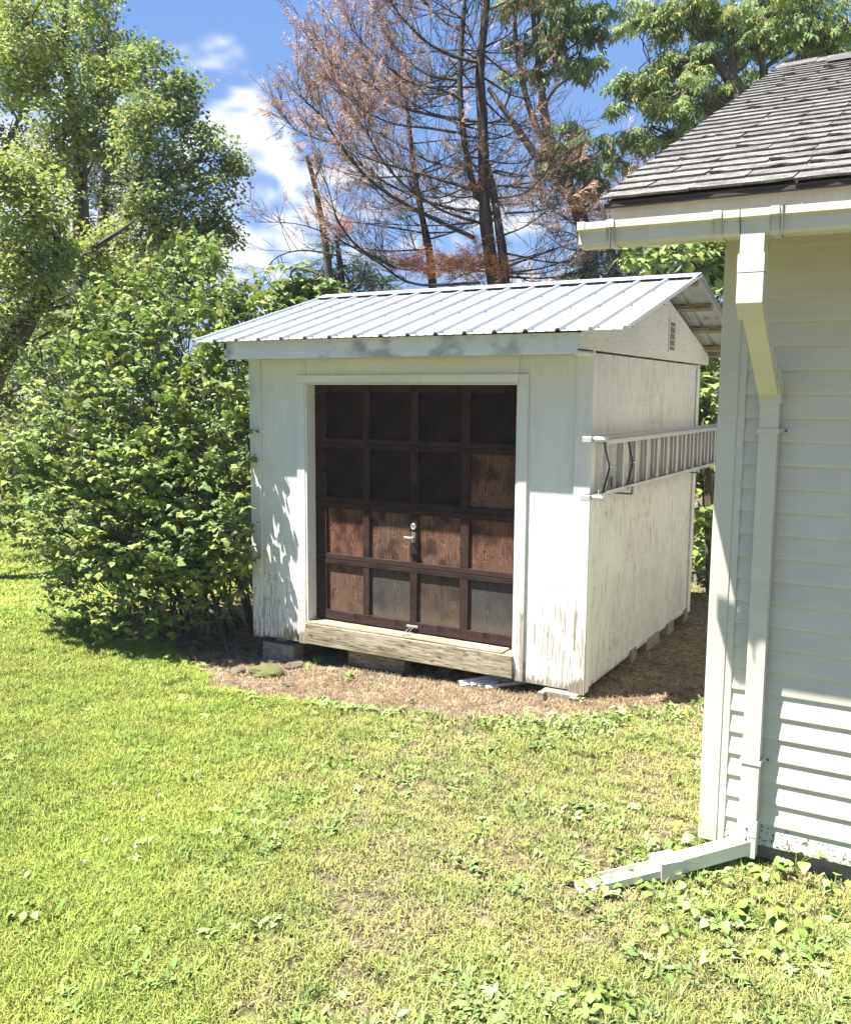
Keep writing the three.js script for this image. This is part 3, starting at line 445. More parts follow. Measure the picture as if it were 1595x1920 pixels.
function spray(kind, seed) {   // a twig with its leaves, about 0.3 m long
  R = rng(seed); const a = [];
  if (kind === 'lilac') { const l = leaf(.078, .07, HEART, .22, .22); for (let k = 0; k < 5; k++) for (const s of [0, Math.PI]) a.push(place(l, k * .045, rr(-.01, .02), 0, (k % 2 ? 1.57 : .5) + s + rr(-.4, .4), rr(-.5, .25), rr(-.4, .4), rr(.7, 1.15))); }
  if (kind === 'ash') { const l = leaf(.095, .036, OVAL.slice(0, 1).concat([[.35, .5], [1, 0]]), .35, .3); for (let c = 0; c < 4; c++) { const ry = c * 1.6 + rr(-.4, .4), q = [], n = 3; for (let k = 0; k < n; k++) for (const s of [-1, 1]) q.push(place(l, .05 + k * .05, 0, 0, s * .95, -.2, 0, rr(.8, 1.1))); q.push(place(l, .2, 0, 0, 0, -.2, 0, 1.1)); const g = mergeGeometries(q); a.push(place(g, c * .03, rr(-.03, .03), 0, ry, -.55 + rr(-.35, .3), rr(-.3, .3), rr(.85, 1.1))); g.dispose(); } }
  if (kind === 'poplar') { const l = leaf(.062, .05, DIA, .2, .2); for (let k = 0; k < 16; k++) a.push(place(l, rr(-.16, .16), rr(-.1, .1), rr(-.16, .16), rr(0, 6.3), rr(-.9, .4), rr(-.6, .6), rr(.7, 1.2))); }
  if (kind === 'broad') { const l = leaf(.13, .13, LOBED, .25, .15); for (let k = 0; k < 6; k++) a.push(place(l, rr(-.12, .12), rr(-.1, .1), rr(-.12, .12), rr(0, 6.3), rr(-1.0, .1), rr(-.4, .4), rr(.7, 1.15))); }
  if (kind === 'spruce') { const l = leaf(.075, .014, DIA, .05, .1); for (let k = 0; k < 34; k++) { const t = k / 34 * .42; a.push(place(l, t, -t * .15, 0, (k % 2 ? .8 : -.8) + rr(-.3, .3), rr(-.4, .5), rr(-1, 1), rr(.7, 1.2))); } }
  if (kind === 'brown') { const l = leaf(.095, .007, DIA, .25, .1); for (let k = 0; k < 30; k++) { const t = k / 30 * .3; a.push(place(l, t, t * t * .8, 0, (k % 2 ? .6 : -.6) + rr(-.4, .4), rr(-.9, .5), rr(-1, 1), rr(.6, 1.2))); } a.push(limb([new V3(0, 0, 0), new V3(.15, .02, 0), new V3(.3, .08, 0)], .004, .002, 3, 3, 0)); }
  return mergeGeometries(a.map(g => g.index ? g.toNonIndexed() : g));
}
const SPR = {}; for (const [k, n] of [['lilac', 3], ['ash', 3], ['poplar', 3], ['broad', 3], ['spruce', 2], ['brown', 3]]) SPR[k] = Array.from({ length: n }, (_, i) => spray(k, 500 + i * 13 + k.length * 101));
function foliage(name, parent, kind, list, mat, cols) {   // list of [point, scale, yaw, pitch]; one instanced part per spray variant
  const vs = SPR[kind]; vs.forEach((g, vi) => {
    const mine = list.filter((_, i) => i % vs.length === vi); if (!mine.length) return;
    const im = new THREE.InstancedMesh(g, mat, mine.length); im.name = name; im.castShadow = im.receiveShadow = true; const c = new THREE.Color();
    mine.forEach(([p, s, ry, rz, rx = 0, ct], i) => { im.setMatrixAt(i, M4.compose(p, Q.setFromEuler(E3.set(rx, ry, rz, 'YXZ')), new V3(s, s, s))); const k = ct ?? R(), a = cols[Math.floor(R() * cols.length) % cols.length], f = .78 + .44 * k; im.setColorAt(i, c.setRGB(a[0] * f, a[1] * f, a[2] * f)); });
    im.userData.kind = 'stuff'; parent.add(im);
  });
}
const GREEN = { poplar: [[.32, .39, .085], [.26, .34, .085], [.42, .44, .085], [.2, .27, .075]], cool: [[.16, .23, .08], [.2, .27, .09], [.12, .18, .07]], ash: [[.2, .295, .085], [.27, .35, .09], [.155, .23, .08]], lilac: [[.175, .255, .055], [.235, .32, .065], [.135, .2, .05], [.3, .35, .07]], broad: [[.25, .34, .07], [.2, .28, .06]], spruce: [[.045, .075, .035], [.055, .09, .04]], brown: [[.46, .29, .205], [.38, .22, .145], [.52, .36, .265]], rust: [[.42, .19, .09], [.36, .155, .07]] };
// a tree: stems as pixel polylines at a known distance, crown as lobes [u, v, radius px, distance offset, sprays]
function tree(name, label, category, o) {
  R = rng(o.seed); const D = o.dist, base = at(...o.stems[0][0].slice(0, 2), D), t = thing(name, label, category, [base.x, gy(base.x, base.z), base.z], o.group), inv = t.position.clone();
  const loc = (u, v, dd = 0) => at(u, v, D + dd).sub(inv), trunkPts = [];
  const stems = o.stems.map(s => s.map(([u, v, r, dd = 0]) => { const p = loc(u, v, dd); return [p, r]; }));
  if (o.root !== false) stems[0].unshift([new V3(stems[0][0][0].x, -.15, stems[0][0][0].z), stems[0][0][1] * 1.25]);
  for (const s of stems) { const c = curve(s.map(x => x[0]), s.length * 4), rad = c.map((_, i) => { const f = i / (c.length - 1) * (s.length - 1), k = Math.min(s.length - 2, Math.floor(f)); return mix(s[k][1], s[k + 1][1], f - k); }); mesh('trunk', tube(c, rad, 9, .3), o.bark || barkMat, t); c.forEach((p, i) => trunkPts.push([p, rad[i]])); }
  const list = [], tw = []; const crown = part('crown', t);
  for (const [u, v, rp, dd = 0, n = 60, ct] of o.lobes) {
    const c = loc(u, v, dd), r = rp * (D + dd) / FOCAL; let best = null, bd = 1e9;
    for (const [p, rad] of trunkPts) { if (p.y > c.y - .1) continue; const d = p.distanceTo(c) + Math.max(0, .5 - (c.y - p.y)) * 1.5; if (d < bd) { bd = d; best = [p, rad]; } }
    if (best && bd < (o.reach || 5)) { const m = best[0].clone().lerp(c, .5); m.y += .12 * bd * rr(-.6, .6); m.x += rr(-.15, .15); mesh('limb', limb([best[0], m, c, c.clone().add(new V3(rr(-.3, .3), r * .7, rr(-.3, .3)))], Math.min(best[1] * .7, .02 + bd * .012), .008, 8, 5), o.bark || barkMat, t); }
    const nc = Math.max(3, Math.round(n / 13)), sub = [];
    while (sub.length < nc) { const d = new V3(rr(-1, 1), rr(-1, 1), rr(-1, 1)), l = d.length(); if (l > 1 || l < .15) continue; sub.push(d.multiplyScalar(r * mix(1, Math.pow(l, .5) / l, .6) * (.7 + .5 * R()))); }
    for (let k = 0; k < n * (o.dens || .56); k++) {
      const sc = sub[k % nc], q = new V3(rr(-1, 1), rr(-1, 1), rr(-1, 1)); if (q.lengthSq() > 1) q.normalize(); const d = sc.clone().add(q.multiply(new V3(.42, .24, .42)).multiplyScalar(r * (o.clump || 1))); d.y *= o.flat || .9; const p = c.clone().add(d);
      list.push([p, rr(.75, 1.25) * (o.size || 1), Math.atan2(-d.z, d.x) + rr(-1.2, 1.2), rr(-.5, .35) + (o.droop || 0), rr(-.4, .4), ct === undefined ? undefined : ct + rr(-.2, .2)]);
      if (k % 5 === 0) tw.push(tube([c.clone().lerp(p, .15), c.clone().lerp(p, .6).add(new V3(0, rr(-.1, .06), 0)), p], [.012, .008, .004], 3));
    }
  }
  if (tw.length) tag(mesh('twigs', mergeGeometries(tw), o.bark || barkMat, crown), null, null, null, 'stuff');
  foliage('leaves', crown, o.kind, list, o.mat || LM, o.cols);
  if (o.single) { const lg = leaf(.125, .125, LOBED, .3, .15), lm = o.cols.map(c => leafMat({ color: lin(...c) })), toC = CAM.clone().sub(inv).normalize(); for (let k = 0, g = 0; g < o.single && k < 5000; k++) { const [u, v, rp, dd = 0] = o.lobes[Math.floor(R() * 12)], q = new V3(rr(-1, 1), rr(-.8, 1), rr(-1, 1)).normalize(); if (q.dot(toC) < .3) continue; const m = mesh('leaf', lg, lm[g % lm.length], t); m.position.copy(loc(u, v, dd)).addScaledVector(q, rp * (D + dd) / FOCAL * rr(.95, 1.15)); m.rotation.set(rr(-.4, .4), rr(0, 6.3), rr(-1, .1), 'YXZ'); m.scale.setScalar(rr(.6, 1.1)); g++; } }
  return t;
}
// ---- trees left of the shed, beyond the lilac
tree('poplar_tree', 'tall yellow green leafy tree with straight trunk rising above the lilac', 'tree', { seed: 1, dist: 17, kind: 'poplar', cols: GREEN.poplar, size: 1.25, group: 'trees beyond the lilac',
  stems: [[[150, 700, .17], [152, 430, .14], [150, 300, .11], [130, 160, .08], [120, 20, .05], [125, -160, .03]], [[150, 330, .07], [190, 200, .05], [200, 60, .03]]],
  lobes: [[110, 60, 95, 0, 300], [150, -60, 90, 0, 180], [40, 60, 60, .6, 120], [200, 100, 60, -.5, 140], [70, 170, 65, .4, 150], [180, 190, 62, -.6, 170], [120, 260, 55, -.8, 170], [235, 160, 55, .6, 110], [215, 260, 52, -1, 120], [60, 40, 60, -1, 120], [180, 20, 60, 1, 120], [75, 330, 42, -1, 120], [100, 290, 40, .6, 90], [20, 120, 50, 0, 90]] });
tree('poplar_tree', 'rounded green tree standing above the lilac beside the open sky', 'tree', { seed: 2, dist: 15, kind: 'poplar', cols: GREEN.poplar.concat(GREEN.cool), size: 1.1, group: 'trees beyond the lilac',
  stems: [[[215, 720, .13], [230, 430, .1], [270, 300, .07], [290, 200, .04]], [[230, 430, .06], [330, 330, .04], [385, 290, .02]]],
  lobes: [[270, 110, 36, 0, 70], [320, 160, 50, 0, 130], [300, 240, 60, -.4, 170], [350, 240, 42, 0, 110], [370, 310, 58, -.4, 170], [420, 330, 34, 0, 75], [300, 330, 58, -.7, 150], [340, 400, 58, -.3, 170], [410, 400, 42, 0, 100], [270, 420, 55, -.4, 150], [370, 460, 48, .2, 150, .1], [300, 490, 60, .5, 170, .1], [240, 350, 45, .8, 90, .2], [235, 230, 40, .5, 80], [440, 300, 16, 0, 20], [335, 190, 38, .4, 70]] });
tree('poplar_tree', 'leaning tree with slanted grey trunk and bright yellow green boughs left of the lilac', 'tree', { seed: 3, dist: 13.2, kind: 'poplar', cols: GREEN.poplar, size: 1.05, bark: grayBark, group: 'trees beyond the lilac',
  stems: [[[-60, 860, .16], [0, 690, .14], [60, 590, .12], [110, 525, .09], [170, 470, .05], [230, 430, .025], [262, 405, .006]], [[60, 590, .08], [98, 520, .06], [110, 440, .04], [115, 380, .02]]],
  lobes: [[20, 350, 62, -.4, 200], [70, 390, 55, -.6, 170], [0, 450, 75, 0, 230], [70, 480, 62, -.5, 200], [20, 560, 72, -.3, 220], [120, 450, 40, .5, 80], [160, 530, 55, .8, 120, .15], [-40, 640, 60, 0, 140], [230, 530, 55, .7, 130, .4], [190, 470, 40, .3, 70], [80, 690, 60, 1.2, 160, .05], [20, 760, 60, 1.2, 160, .0], [30, 880, 70, 1.6, 160, .0], [150, 620, 60, 1.5, 160, .0], [120, 600, 50, .4, 80]] });
tree('spruce_tree', 'dark spruce standing between the leafy trees above the lilac', 'tree', { seed: 4, dist: 19, kind: 'spruce', cols: GREEN.spruce, size: 1.4, droop: -.15, group: 'trees beyond the lilac',
  stems: [[[195, 760, .15], [195, 430, .12], [200, 260, .06], [205, 150, .02]]], lobes: [[200, 220, 22, 0, 40], [200, 270, 34, 0, 80], [195, 320, 48, 0, 130], [195, 380, 62, 0, 190], [190, 440, 75, 0, 240], [190, 520, 95, 0, 280], [190, 610, 110, 0, 300], [330, 520, 60, .5, 180], [370, 500, 40, 0, 110]] });
tree('leafy_tree', 'pale leafy tree at the far left with sky showing through its open crown', 'tree', { seed: 5, dist: 21, kind: 'poplar', cols: GREEN.cool, size: 1.3, group: 'trees beyond the lilac',
  stems: [[[-40, 760, .16], [-30, 420, .12], [10, 290, .06], [40, 210, .03]]], lobes: [[-10, 170, 50, 0, 90], [20, 240, 36, 0, 50], [-20, 320, 45, 0, 70], [50, 200, 30, 0, 40], [10, 60, 60, 0, 110], [-20, -40, 70, 0, 120], [45, 300, 25, 0, 30]] });
// ---- trees behind and right of the shed
tree('ash_tree', 'ash tree with forked bare stems and drooping dark leaves beside the dead pine', 'tree', { seed: 6, dist: 14.5, kind: 'ash', cols: GREEN.ash.concat(GREEN.cool), size: .9, droop: -.1, bark: grayBark, reach: 3,
  stems: [[[1110, 520, .13], [1085, 400, .11], [1058, 335, .085], [1025, 240, .07], [1012, 140, .05], [1000, 40, .035], [1005, -80, .02]], [[1058, 335, .06], [1000, 225, .05], [968, 90, .035], [965, -60, .02]], [[1075, 380, .07], [1010, 300, .06], [965, 235, .05], [915, 165, .03]], [[1012, 130, .035], [1040, 60, .025], [1060, -30, .015]]],
  lobes: [[1050, 20, 55, 0, 130], [1000, 10, 45, 0, 90], [1095, 35, 42, 0, 90], [1085, 95, 34, 0, 70], [1125, 45, 24, 0, 40], [1040, 85, 30, 0, 50], [985, 60, 26, 0, 40], [1080, 130, 18, 0, 24], [1055, 250, 30, 0, 60], [1090, 290, 38, 0, 90], [1050, 310, 26, 0, 45], [1135, 270, 20, 0, 30], [1000, 130, 20, 0, 20], [960, 140, 16, 0, 14], [1120, -20, 60, 0, 100], [1110, 350, 34, .6, 70, .2], [1040, 275, 20, 0, 24]] });
tree('ash_tree', 'spreading ash tree with bright leaves rising behind the house roof', 'tree', { seed: 7, dist: 15.5, kind: 'ash', cols: GREEN.ash.concat(GREEN.ash, GREEN.poplar), size: .92, droop: -.05, bark: barkMat, reach: 4,
  stems: [[[1420, 520, .17], [1410, 300, .15], [1385, 200, .11], [1360, 140, .07], [1310, 70, .05], [1240, 10, .03]], [[1385, 200, .08], [1372, 120, .06], [1370, 30, .04], [1380, -60, .02]], [[1410, 300, .09], [1430, 120, .06], [1400, 60, .04], [1390, -20, .02]], [[1385, 210, .05], [1310, 150, .03], [1220, 125, .015]]],
  lobes: [[1220, 20, 45, 0, 90], [1185, 45, 26, 0, 40], [1280, 30, 50, 0, 110], [1350, 20, 60, 0, 140], [1430, 30, 65, 0, 160], [1520, 30, 70, 0, 170], [1590, 40, 60, 0, 120], [1195, 135, 36, 0, 70], [1240, 105, 40, 0, 80], [1290, 100, 40, 0, 70], [1180, 185, 30, 0, 50], [1230, 175, 44, 0, 100], [1280, 170, 46, -.3, 110], [1330, 130, 46, 0, 90], [1220, 235, 38, 0, 80], [1270, 225, 42, 0, 80], [1190, 260, 28, 0, 50], [1400, 90, 55, .4, 120], [1470, 90, 60, .4, 130], [1550, 90, 50, .4, 110], [1340, 200, 40, .6, 70], [1400, 160, 50, 1, 90], [1160, 300, 22, 0, 34], [1300, -40, 60, 0, 90], [1450, -50, 80, 0, 130]] });
tree('vine_thicket', 'tall thicket of broad light green leaves behind the shed gable', 'thicket', { seed: 8, dist: 11.0, kind: 'broad', cols: GREEN.broad.concat(GREEN.lilac), size: .8, droop: -.2, reach: 3, single: 160,
  stems: [[[1330, 1100, .05], [1325, 800, .045], [1320, 600, .035], [1300, 480, .02], [1290, 440, .012]], [[1330, 900, .03], [1280, 620, .025], [1240, 500, .015]]],
  lobes: [[1235, 480, 46, 0, 70], [1290, 470, 48, -.2, 80], [1340, 470, 48, 0, 80], [1370, 520, 50, .2, 60], [1310, 530, 48, -.3, 80], [1260, 540, 40, .4, 60], [1340, 600, 50, 0, 80], [1330, 700, 42, -.1, 70], [1340, 790, 42, 0, 60], [1335, 880, 46, .3, 70], [1330, 970, 46, .2, 60], [1345, 1040, 46, .8, 60], [1310, 900, 60, 1.4, 90], [1310, 1020, 60, 1.4, 90], [1310, 760, 60, 1.4, 90], [1380, 450, 60, .6, 70], [1210, 450, 28, .2, 34]] });
tree('juniper_tree', 'dark green conifer under the gutter end behind the shed roof', 'tree', { seed: 9, dist: 13, kind: 'spruce', cols: GREEN.spruce.concat([[.05, .075, .05]]), size: .9, droop: -.3,
  stems: [[[1150, 640, .1], [1150, 520, .08], [1140, 440, .05], [1125, 380, .02]]], lobes: [[1150, 500, 45, 0, 170], [1110, 500, 30, 0, 80], [1185, 520, 40, .2, 130], [1130, 460, 30, 0, 80], [1170, 460, 28, 0, 70], [1090, 520, 22, 0, 40]] });
tree('young_spruce', 'small blue green spruce behind the left end of the shed ridge', 'tree', { seed: 10, dist: 13.5, kind: 'spruce', cols: [[.06, .10, .045], [.075, .115, .05]], size: .9,
  stems: [[[650, 700, .07], [640, 520, .05], [630, 440, .02]]], lobes: [[640, 500, 34, 0, 80], [680, 520, 45, 0, 120], [720, 530, 34, .3, 80], [600, 520, 32, 0, 70], [625, 465, 20, 0, 30], [660, 545, 60, .4, 120]] });
tree('leafy_shrub', 'leafy shrub peeking over the left slope of the shed roof', 'shrub', { seed: 12, dist: 10.6, kind: 'lilac', cols: GREEN.lilac.concat(GREEN.broad), size: 1, mat: LMgloss,
  stems: [[[560, 720, .03], [555, 600, .025], [550, 540, .015]], [[560, 700, .02], [590, 560, .015], [600, 520, .01]]], lobes: [[530, 560, 26, 0, 30], [560, 535, 26, 0, 34], [590, 545, 26, 0, 34], [545, 510, 14, 0, 10], [600, 520, 18, 0, 14], [510, 580, 20, 0, 20], [560, 590, 40, .4, 60], [620, 555, 24, 0, 26]] });
// ---- dead pines
{
  const pine = (label, D, seed, stems, limbs, rand) => {
    R = rng(seed); const b = at(stems[0][0][0], stems[0][0][1], D), t = thing('dead_pine', label, 'tree', [b.x, gy(b.x, b.z), b.z], 'dead pines behind the shed'), inv = t.position.clone(), loc = (u, v, dd = 0) => at(u, v, D + dd).sub(inv), nd = [], rust = [], all = [];
    stems.forEach((s, i) => { const q = s.map(([u, v, r]) => [loc(u, v), r * .76]); if (!i) q.unshift([new V3(q[0][0].x, -.2, q[0][0].z), q[0][1] * 1.2]); const c = curve(q.map(x => x[0]), q.length * 5), rad = c.map((_, k) => { const f = k / (c.length - 1) * (q.length - 1), j = Math.min(q.length - 2, Math.floor(f)); return mix(q[j][1], q[j + 1][1], f - j); }); mesh('trunk', tube(c, rad, 9, .35), deadBark, t); c.forEach((p, k) => all.push([p, rad[k]])); });
    const branch = (pts, r0, need, dens) => {
      const c = curve(pts, 18), L = c.reduce((s, p, i) => s + (i ? p.distanceTo(c[i - 1]) : 0), 0), gs = [tube(c, c.map((_, i) => mix(r0 * .72, .003, i / 18)), 5, .3)], n = Math.round(L * 11 * dens);
      for (let k = 0; k < n; k++) {
        const f = mix(.15, 1, (k + R()) / n), i = Math.min(17, Math.floor(f * 18)), p = c[i].clone().lerp(c[i + 1], f * 18 - i), T = c[i + 1].clone().sub(c[i]).normalize();
        const sd = new V3(rr(-1, 1), rr(-.35, .9), rr(-1, 1)).normalize(), d = T.clone().multiplyScalar(.75).addScaledVector(sd, .8).normalize(), l = rr(.25, .75) * (1.1 - .5 * f), q = p.clone().addScaledVector(d, l * .55), e = p.clone().addScaledVector(d, l).add(new V3(0, l * rr(.0, .35), 0));
        const tp = [p, q, e]; gs.push(tube(tp, [.005, .0035, .002], 3));
        for (let m = 0; m < 3; m++) { const w = p.clone().lerp(e, rr(.25, .95)), d2 = d.clone().add(new V3(rr(-.9, .9), rr(-.2, .9), rr(-.9, .9))).normalize(), e2 = w.clone().addScaledVector(d2, rr(.12, .3)); gs.push(tube([w, e2], [.0035, .002], 3)); if (R() < need && f > .25) nd.push([w.clone().lerp(e2, .5), rr(.5, .95), Math.atan2(-d2.z, d2.x), Math.asin(clamp(d2.y, -1, 1)) - .1, rr(-1, 1)]); }
        if (R() < need && f > .25) nd.push([q, rr(.6, 1), Math.atan2(-d.z, d.x), Math.asin(clamp(d.y, -1, 1)), rr(-1, 1)]);
      }
      mesh('branch', merge(gs), deadBark, t);
    };
    for (const [need, r0, dens, ...px] of limbs) branch(px.map(([u, v, dd]) => loc(u, v, dd || 0)), r0, need, dens);
    for (let k = 0; k < rand.n; k++) { const [p, r] = all[Math.floor(rr(.3, .98) * all.length)]; if (p.y < rand.lo) continue; const a = rr(0, 6.283), l = rr(.7, 1.9), o = new V3(Math.cos(a), 0, Math.sin(a)); branch([p.clone(), p.clone().addScaledVector(o, l * .5).add(new V3(0, rr(-.12, .12), 0)), p.clone().addScaledVector(o, l).add(new V3(0, rr(-.15, .45), 0))], Math.min(r * .5, .022), rand.need, .75); }
    for (const [u, v, rp, n] of rand.rust || []) for (let k = 0; k < n; k++) { const c = loc(u, v), r = rp * D / FOCAL; rust.push([c.add(new V3(rr(-1, 1) * r * 1.5, rr(-1, 1) * r * .55, rr(-1, 1) * r)), rr(.6, 1), rr(0, 6.3), rr(-.2, .8), rr(-1, 1)]); }
    foliage('needles', t, 'brown', nd, std({ roughness: .9, side: THREE.DoubleSide }), GREEN.brown); if (rust.length) foliage('needles', t, 'brown', rust, std({ roughness: .9, side: THREE.DoubleSide }), GREEN.rust);
    return t;
  };
  pine('large dead pine with several dark trunks and rusty needles on its upswept boughs', 12.8, 21,
    [[[945, 640, .14], [922, 500, .12], [908, 380, .11], [906, 250, .095], [900, 130, .08], [912, 0, .06], [920, -180, .03]], [[893, 370, .06], [874, 290, .055], [862, 160, .05], [868, 40, .04], [880, -80, .02]], [[952, 620, .09], [942, 480, .085], [928, 380, .07], [915, 310, .05]]],
    [[.75, .045, 1.25, [889, 446], [798, 403, -.3], [706, 348, -.5], [642, 279, -.6], [601, 215, -.6], [564, 178, -.6], [557, 110, -.6]], [.8, .03, 1.2, [743, 503, -.6], [670, 462, -.7], [633, 412, -.8], [619, 366, -.8], [603, 316, -.8]], [.35, .03, .8, [900, 530, -.3], [770, 531, -.6], [706, 490, -.6], [642, 453, -.6], [564, 421, -.5], [477, 416, -.5]],
      [.7, .035, 1.15, [900, 360], [770, 320, .3], [706, 302, .4], [647, 275, .4], [600, 262, .4], [550, 240, .4], [519, 188, .4]], [.85, .04, 1.3, [900, 228], [843, 222, -.2], [784, 210, -.4], [743, 197, -.4], [697, 160, -.5], [642, 133, -.5], [601, 105, -.5], [583, 73, -.5]], [.7, .04, 1.3, [900, 118], [843, 103, -.3], [798, 78, -.5], [761, 41, -.5], [734, 5, -.5], [715, -60, -.5]], [.8, .035, 1.3, [862, 150], [807, 142, .3], [766, 114, .5], [725, 69, .5], [706, 27, .5], [690, -40, .5]],
      [.8, .03, 1.3, [862, 250], [800, 240, -.8], [730, 230, -1], [660, 190, -1.1], [620, 140, -1.1]], [.85, .03, 1.3, [880, 320], [800, 300, .6], [720, 255, .9], [660, 225, 1], [625, 150, 1]], [.8, .03, 1.2, [880, 400], [780, 370, .7], [690, 320, 1], [630, 240, 1.2], [600, 150, 1.2]], [.75, .03, 1.2, [870, 60], [820, 30, .4], [780, -20, .5], [760, -80, .5]], [.8, .03, 1.2, [870, 190], [830, 170, -.6], [760, 150, -.9], [690, 90, -1], [655, 50, -1]], [.6, .03, 1.1, [905, 420], [820, 390, -.9], [740, 330, -1.2], [690, 250, -1.3], [680, 180, -1.3]], [.35, .02, .9, [640, 480, -.6], [560, 470, -.6], [510, 490, -.5], [490, 540, -.5]],
      [.15, .025, .9, [945, 400], [1010, 395], [1070, 375]], [.1, .025, .9, [925, 320], [1000, 330], [1060, 315]], [.15, .025, .9, [950, 500], [1030, 470], [1110, 445]], [.1, .02, .9, [908, 230], [980, 235], [1030, 220]], [.2, .025, .9, [950, 520], [1040, 520], [1120, 500]], [.15, .02, .9, [905, 90], [960, 60], [1000, 10]], [.2, .02, 1, [915, 20], [970, -10], [1020, -60]]],
    { n: 64, lo: 2.2, need: .16, rust: [[830, 505, 26, 90], [880, 495, 26, 90], [930, 508, 22, 70], [770, 500, 18, 50], [640, 430, 16, 30], [905, 460, 10, 14], [900, 350, 12, 12]] });
  pine('slim dead pine stem with dry twigs left of the large dead pine', 14, 22, [[[815, 640, .09], [807, 490, .08], [790, 400, .065], [775, 310, .05], [766, 220, .035], [760, 120, .015]]],
    [[.5, .02, 1, [790, 400], [730, 380], [680, 330]], [.5, .02, 1, [780, 330], [720, 290], [690, 230]], [.4, .02, 1, [800, 450], [860, 430], [890, 400]]], { n: 26, lo: 2.4, need: .3 });
  pine('brown needled dead pine top beside the end of the house gutter', 14.2, 23, [[[1105, 640, .08], [1100, 480, .06], [1095, 400, .04], [1085, 340, .02]]],
    [[.9, .02, 1.6, [1098, 430], [1060, 410], [1030, 390]], [.9, .02, 1.6, [1096, 400], [1140, 380], [1170, 350]], [.9, .02, 1.6, [1090, 370], [1060, 350], [1040, 330]], [.9, .02, 1.6, [1098, 440], [1150, 430], [1180, 410]]], { n: 16, lo: 3, need: .6, rust: [[1100, 400, 26, 60], [1140, 420, 22, 44]] });
  R = rng(24); const D = 13.4, p = [[630, 700, .06], [612, 470, .055], [597, 380, .045], [586, 330, .04], [576, 292, .03]].map(([u, v, r]) => [at(u, v, D), r]), sn = thing('dead_snag', 'broken dead trunk leaning left of the dead pines', 'tree', [p[0][0].x, gy(p[0][0].x, p[0][0].z), p[0][0].z]);
  const q = p.map(([a, r]) => [a.sub(sn.position), r]); q.unshift([new V3(q[0][0].x, -.2, q[0][0].z), .07]); const c = curve(q.map(x => x[0]), 24); mesh('trunk', tube(c, c.map((_, i) => mix(.065, .028, i / 24)), 8, .4), grayBark, sn); mesh('stub', limb([c[18], c[18].clone().add(new V3(.1, .2, 0)), c[18].clone().add(new V3(.16, .35, 0))], .02, .008), grayBark, sn);
}
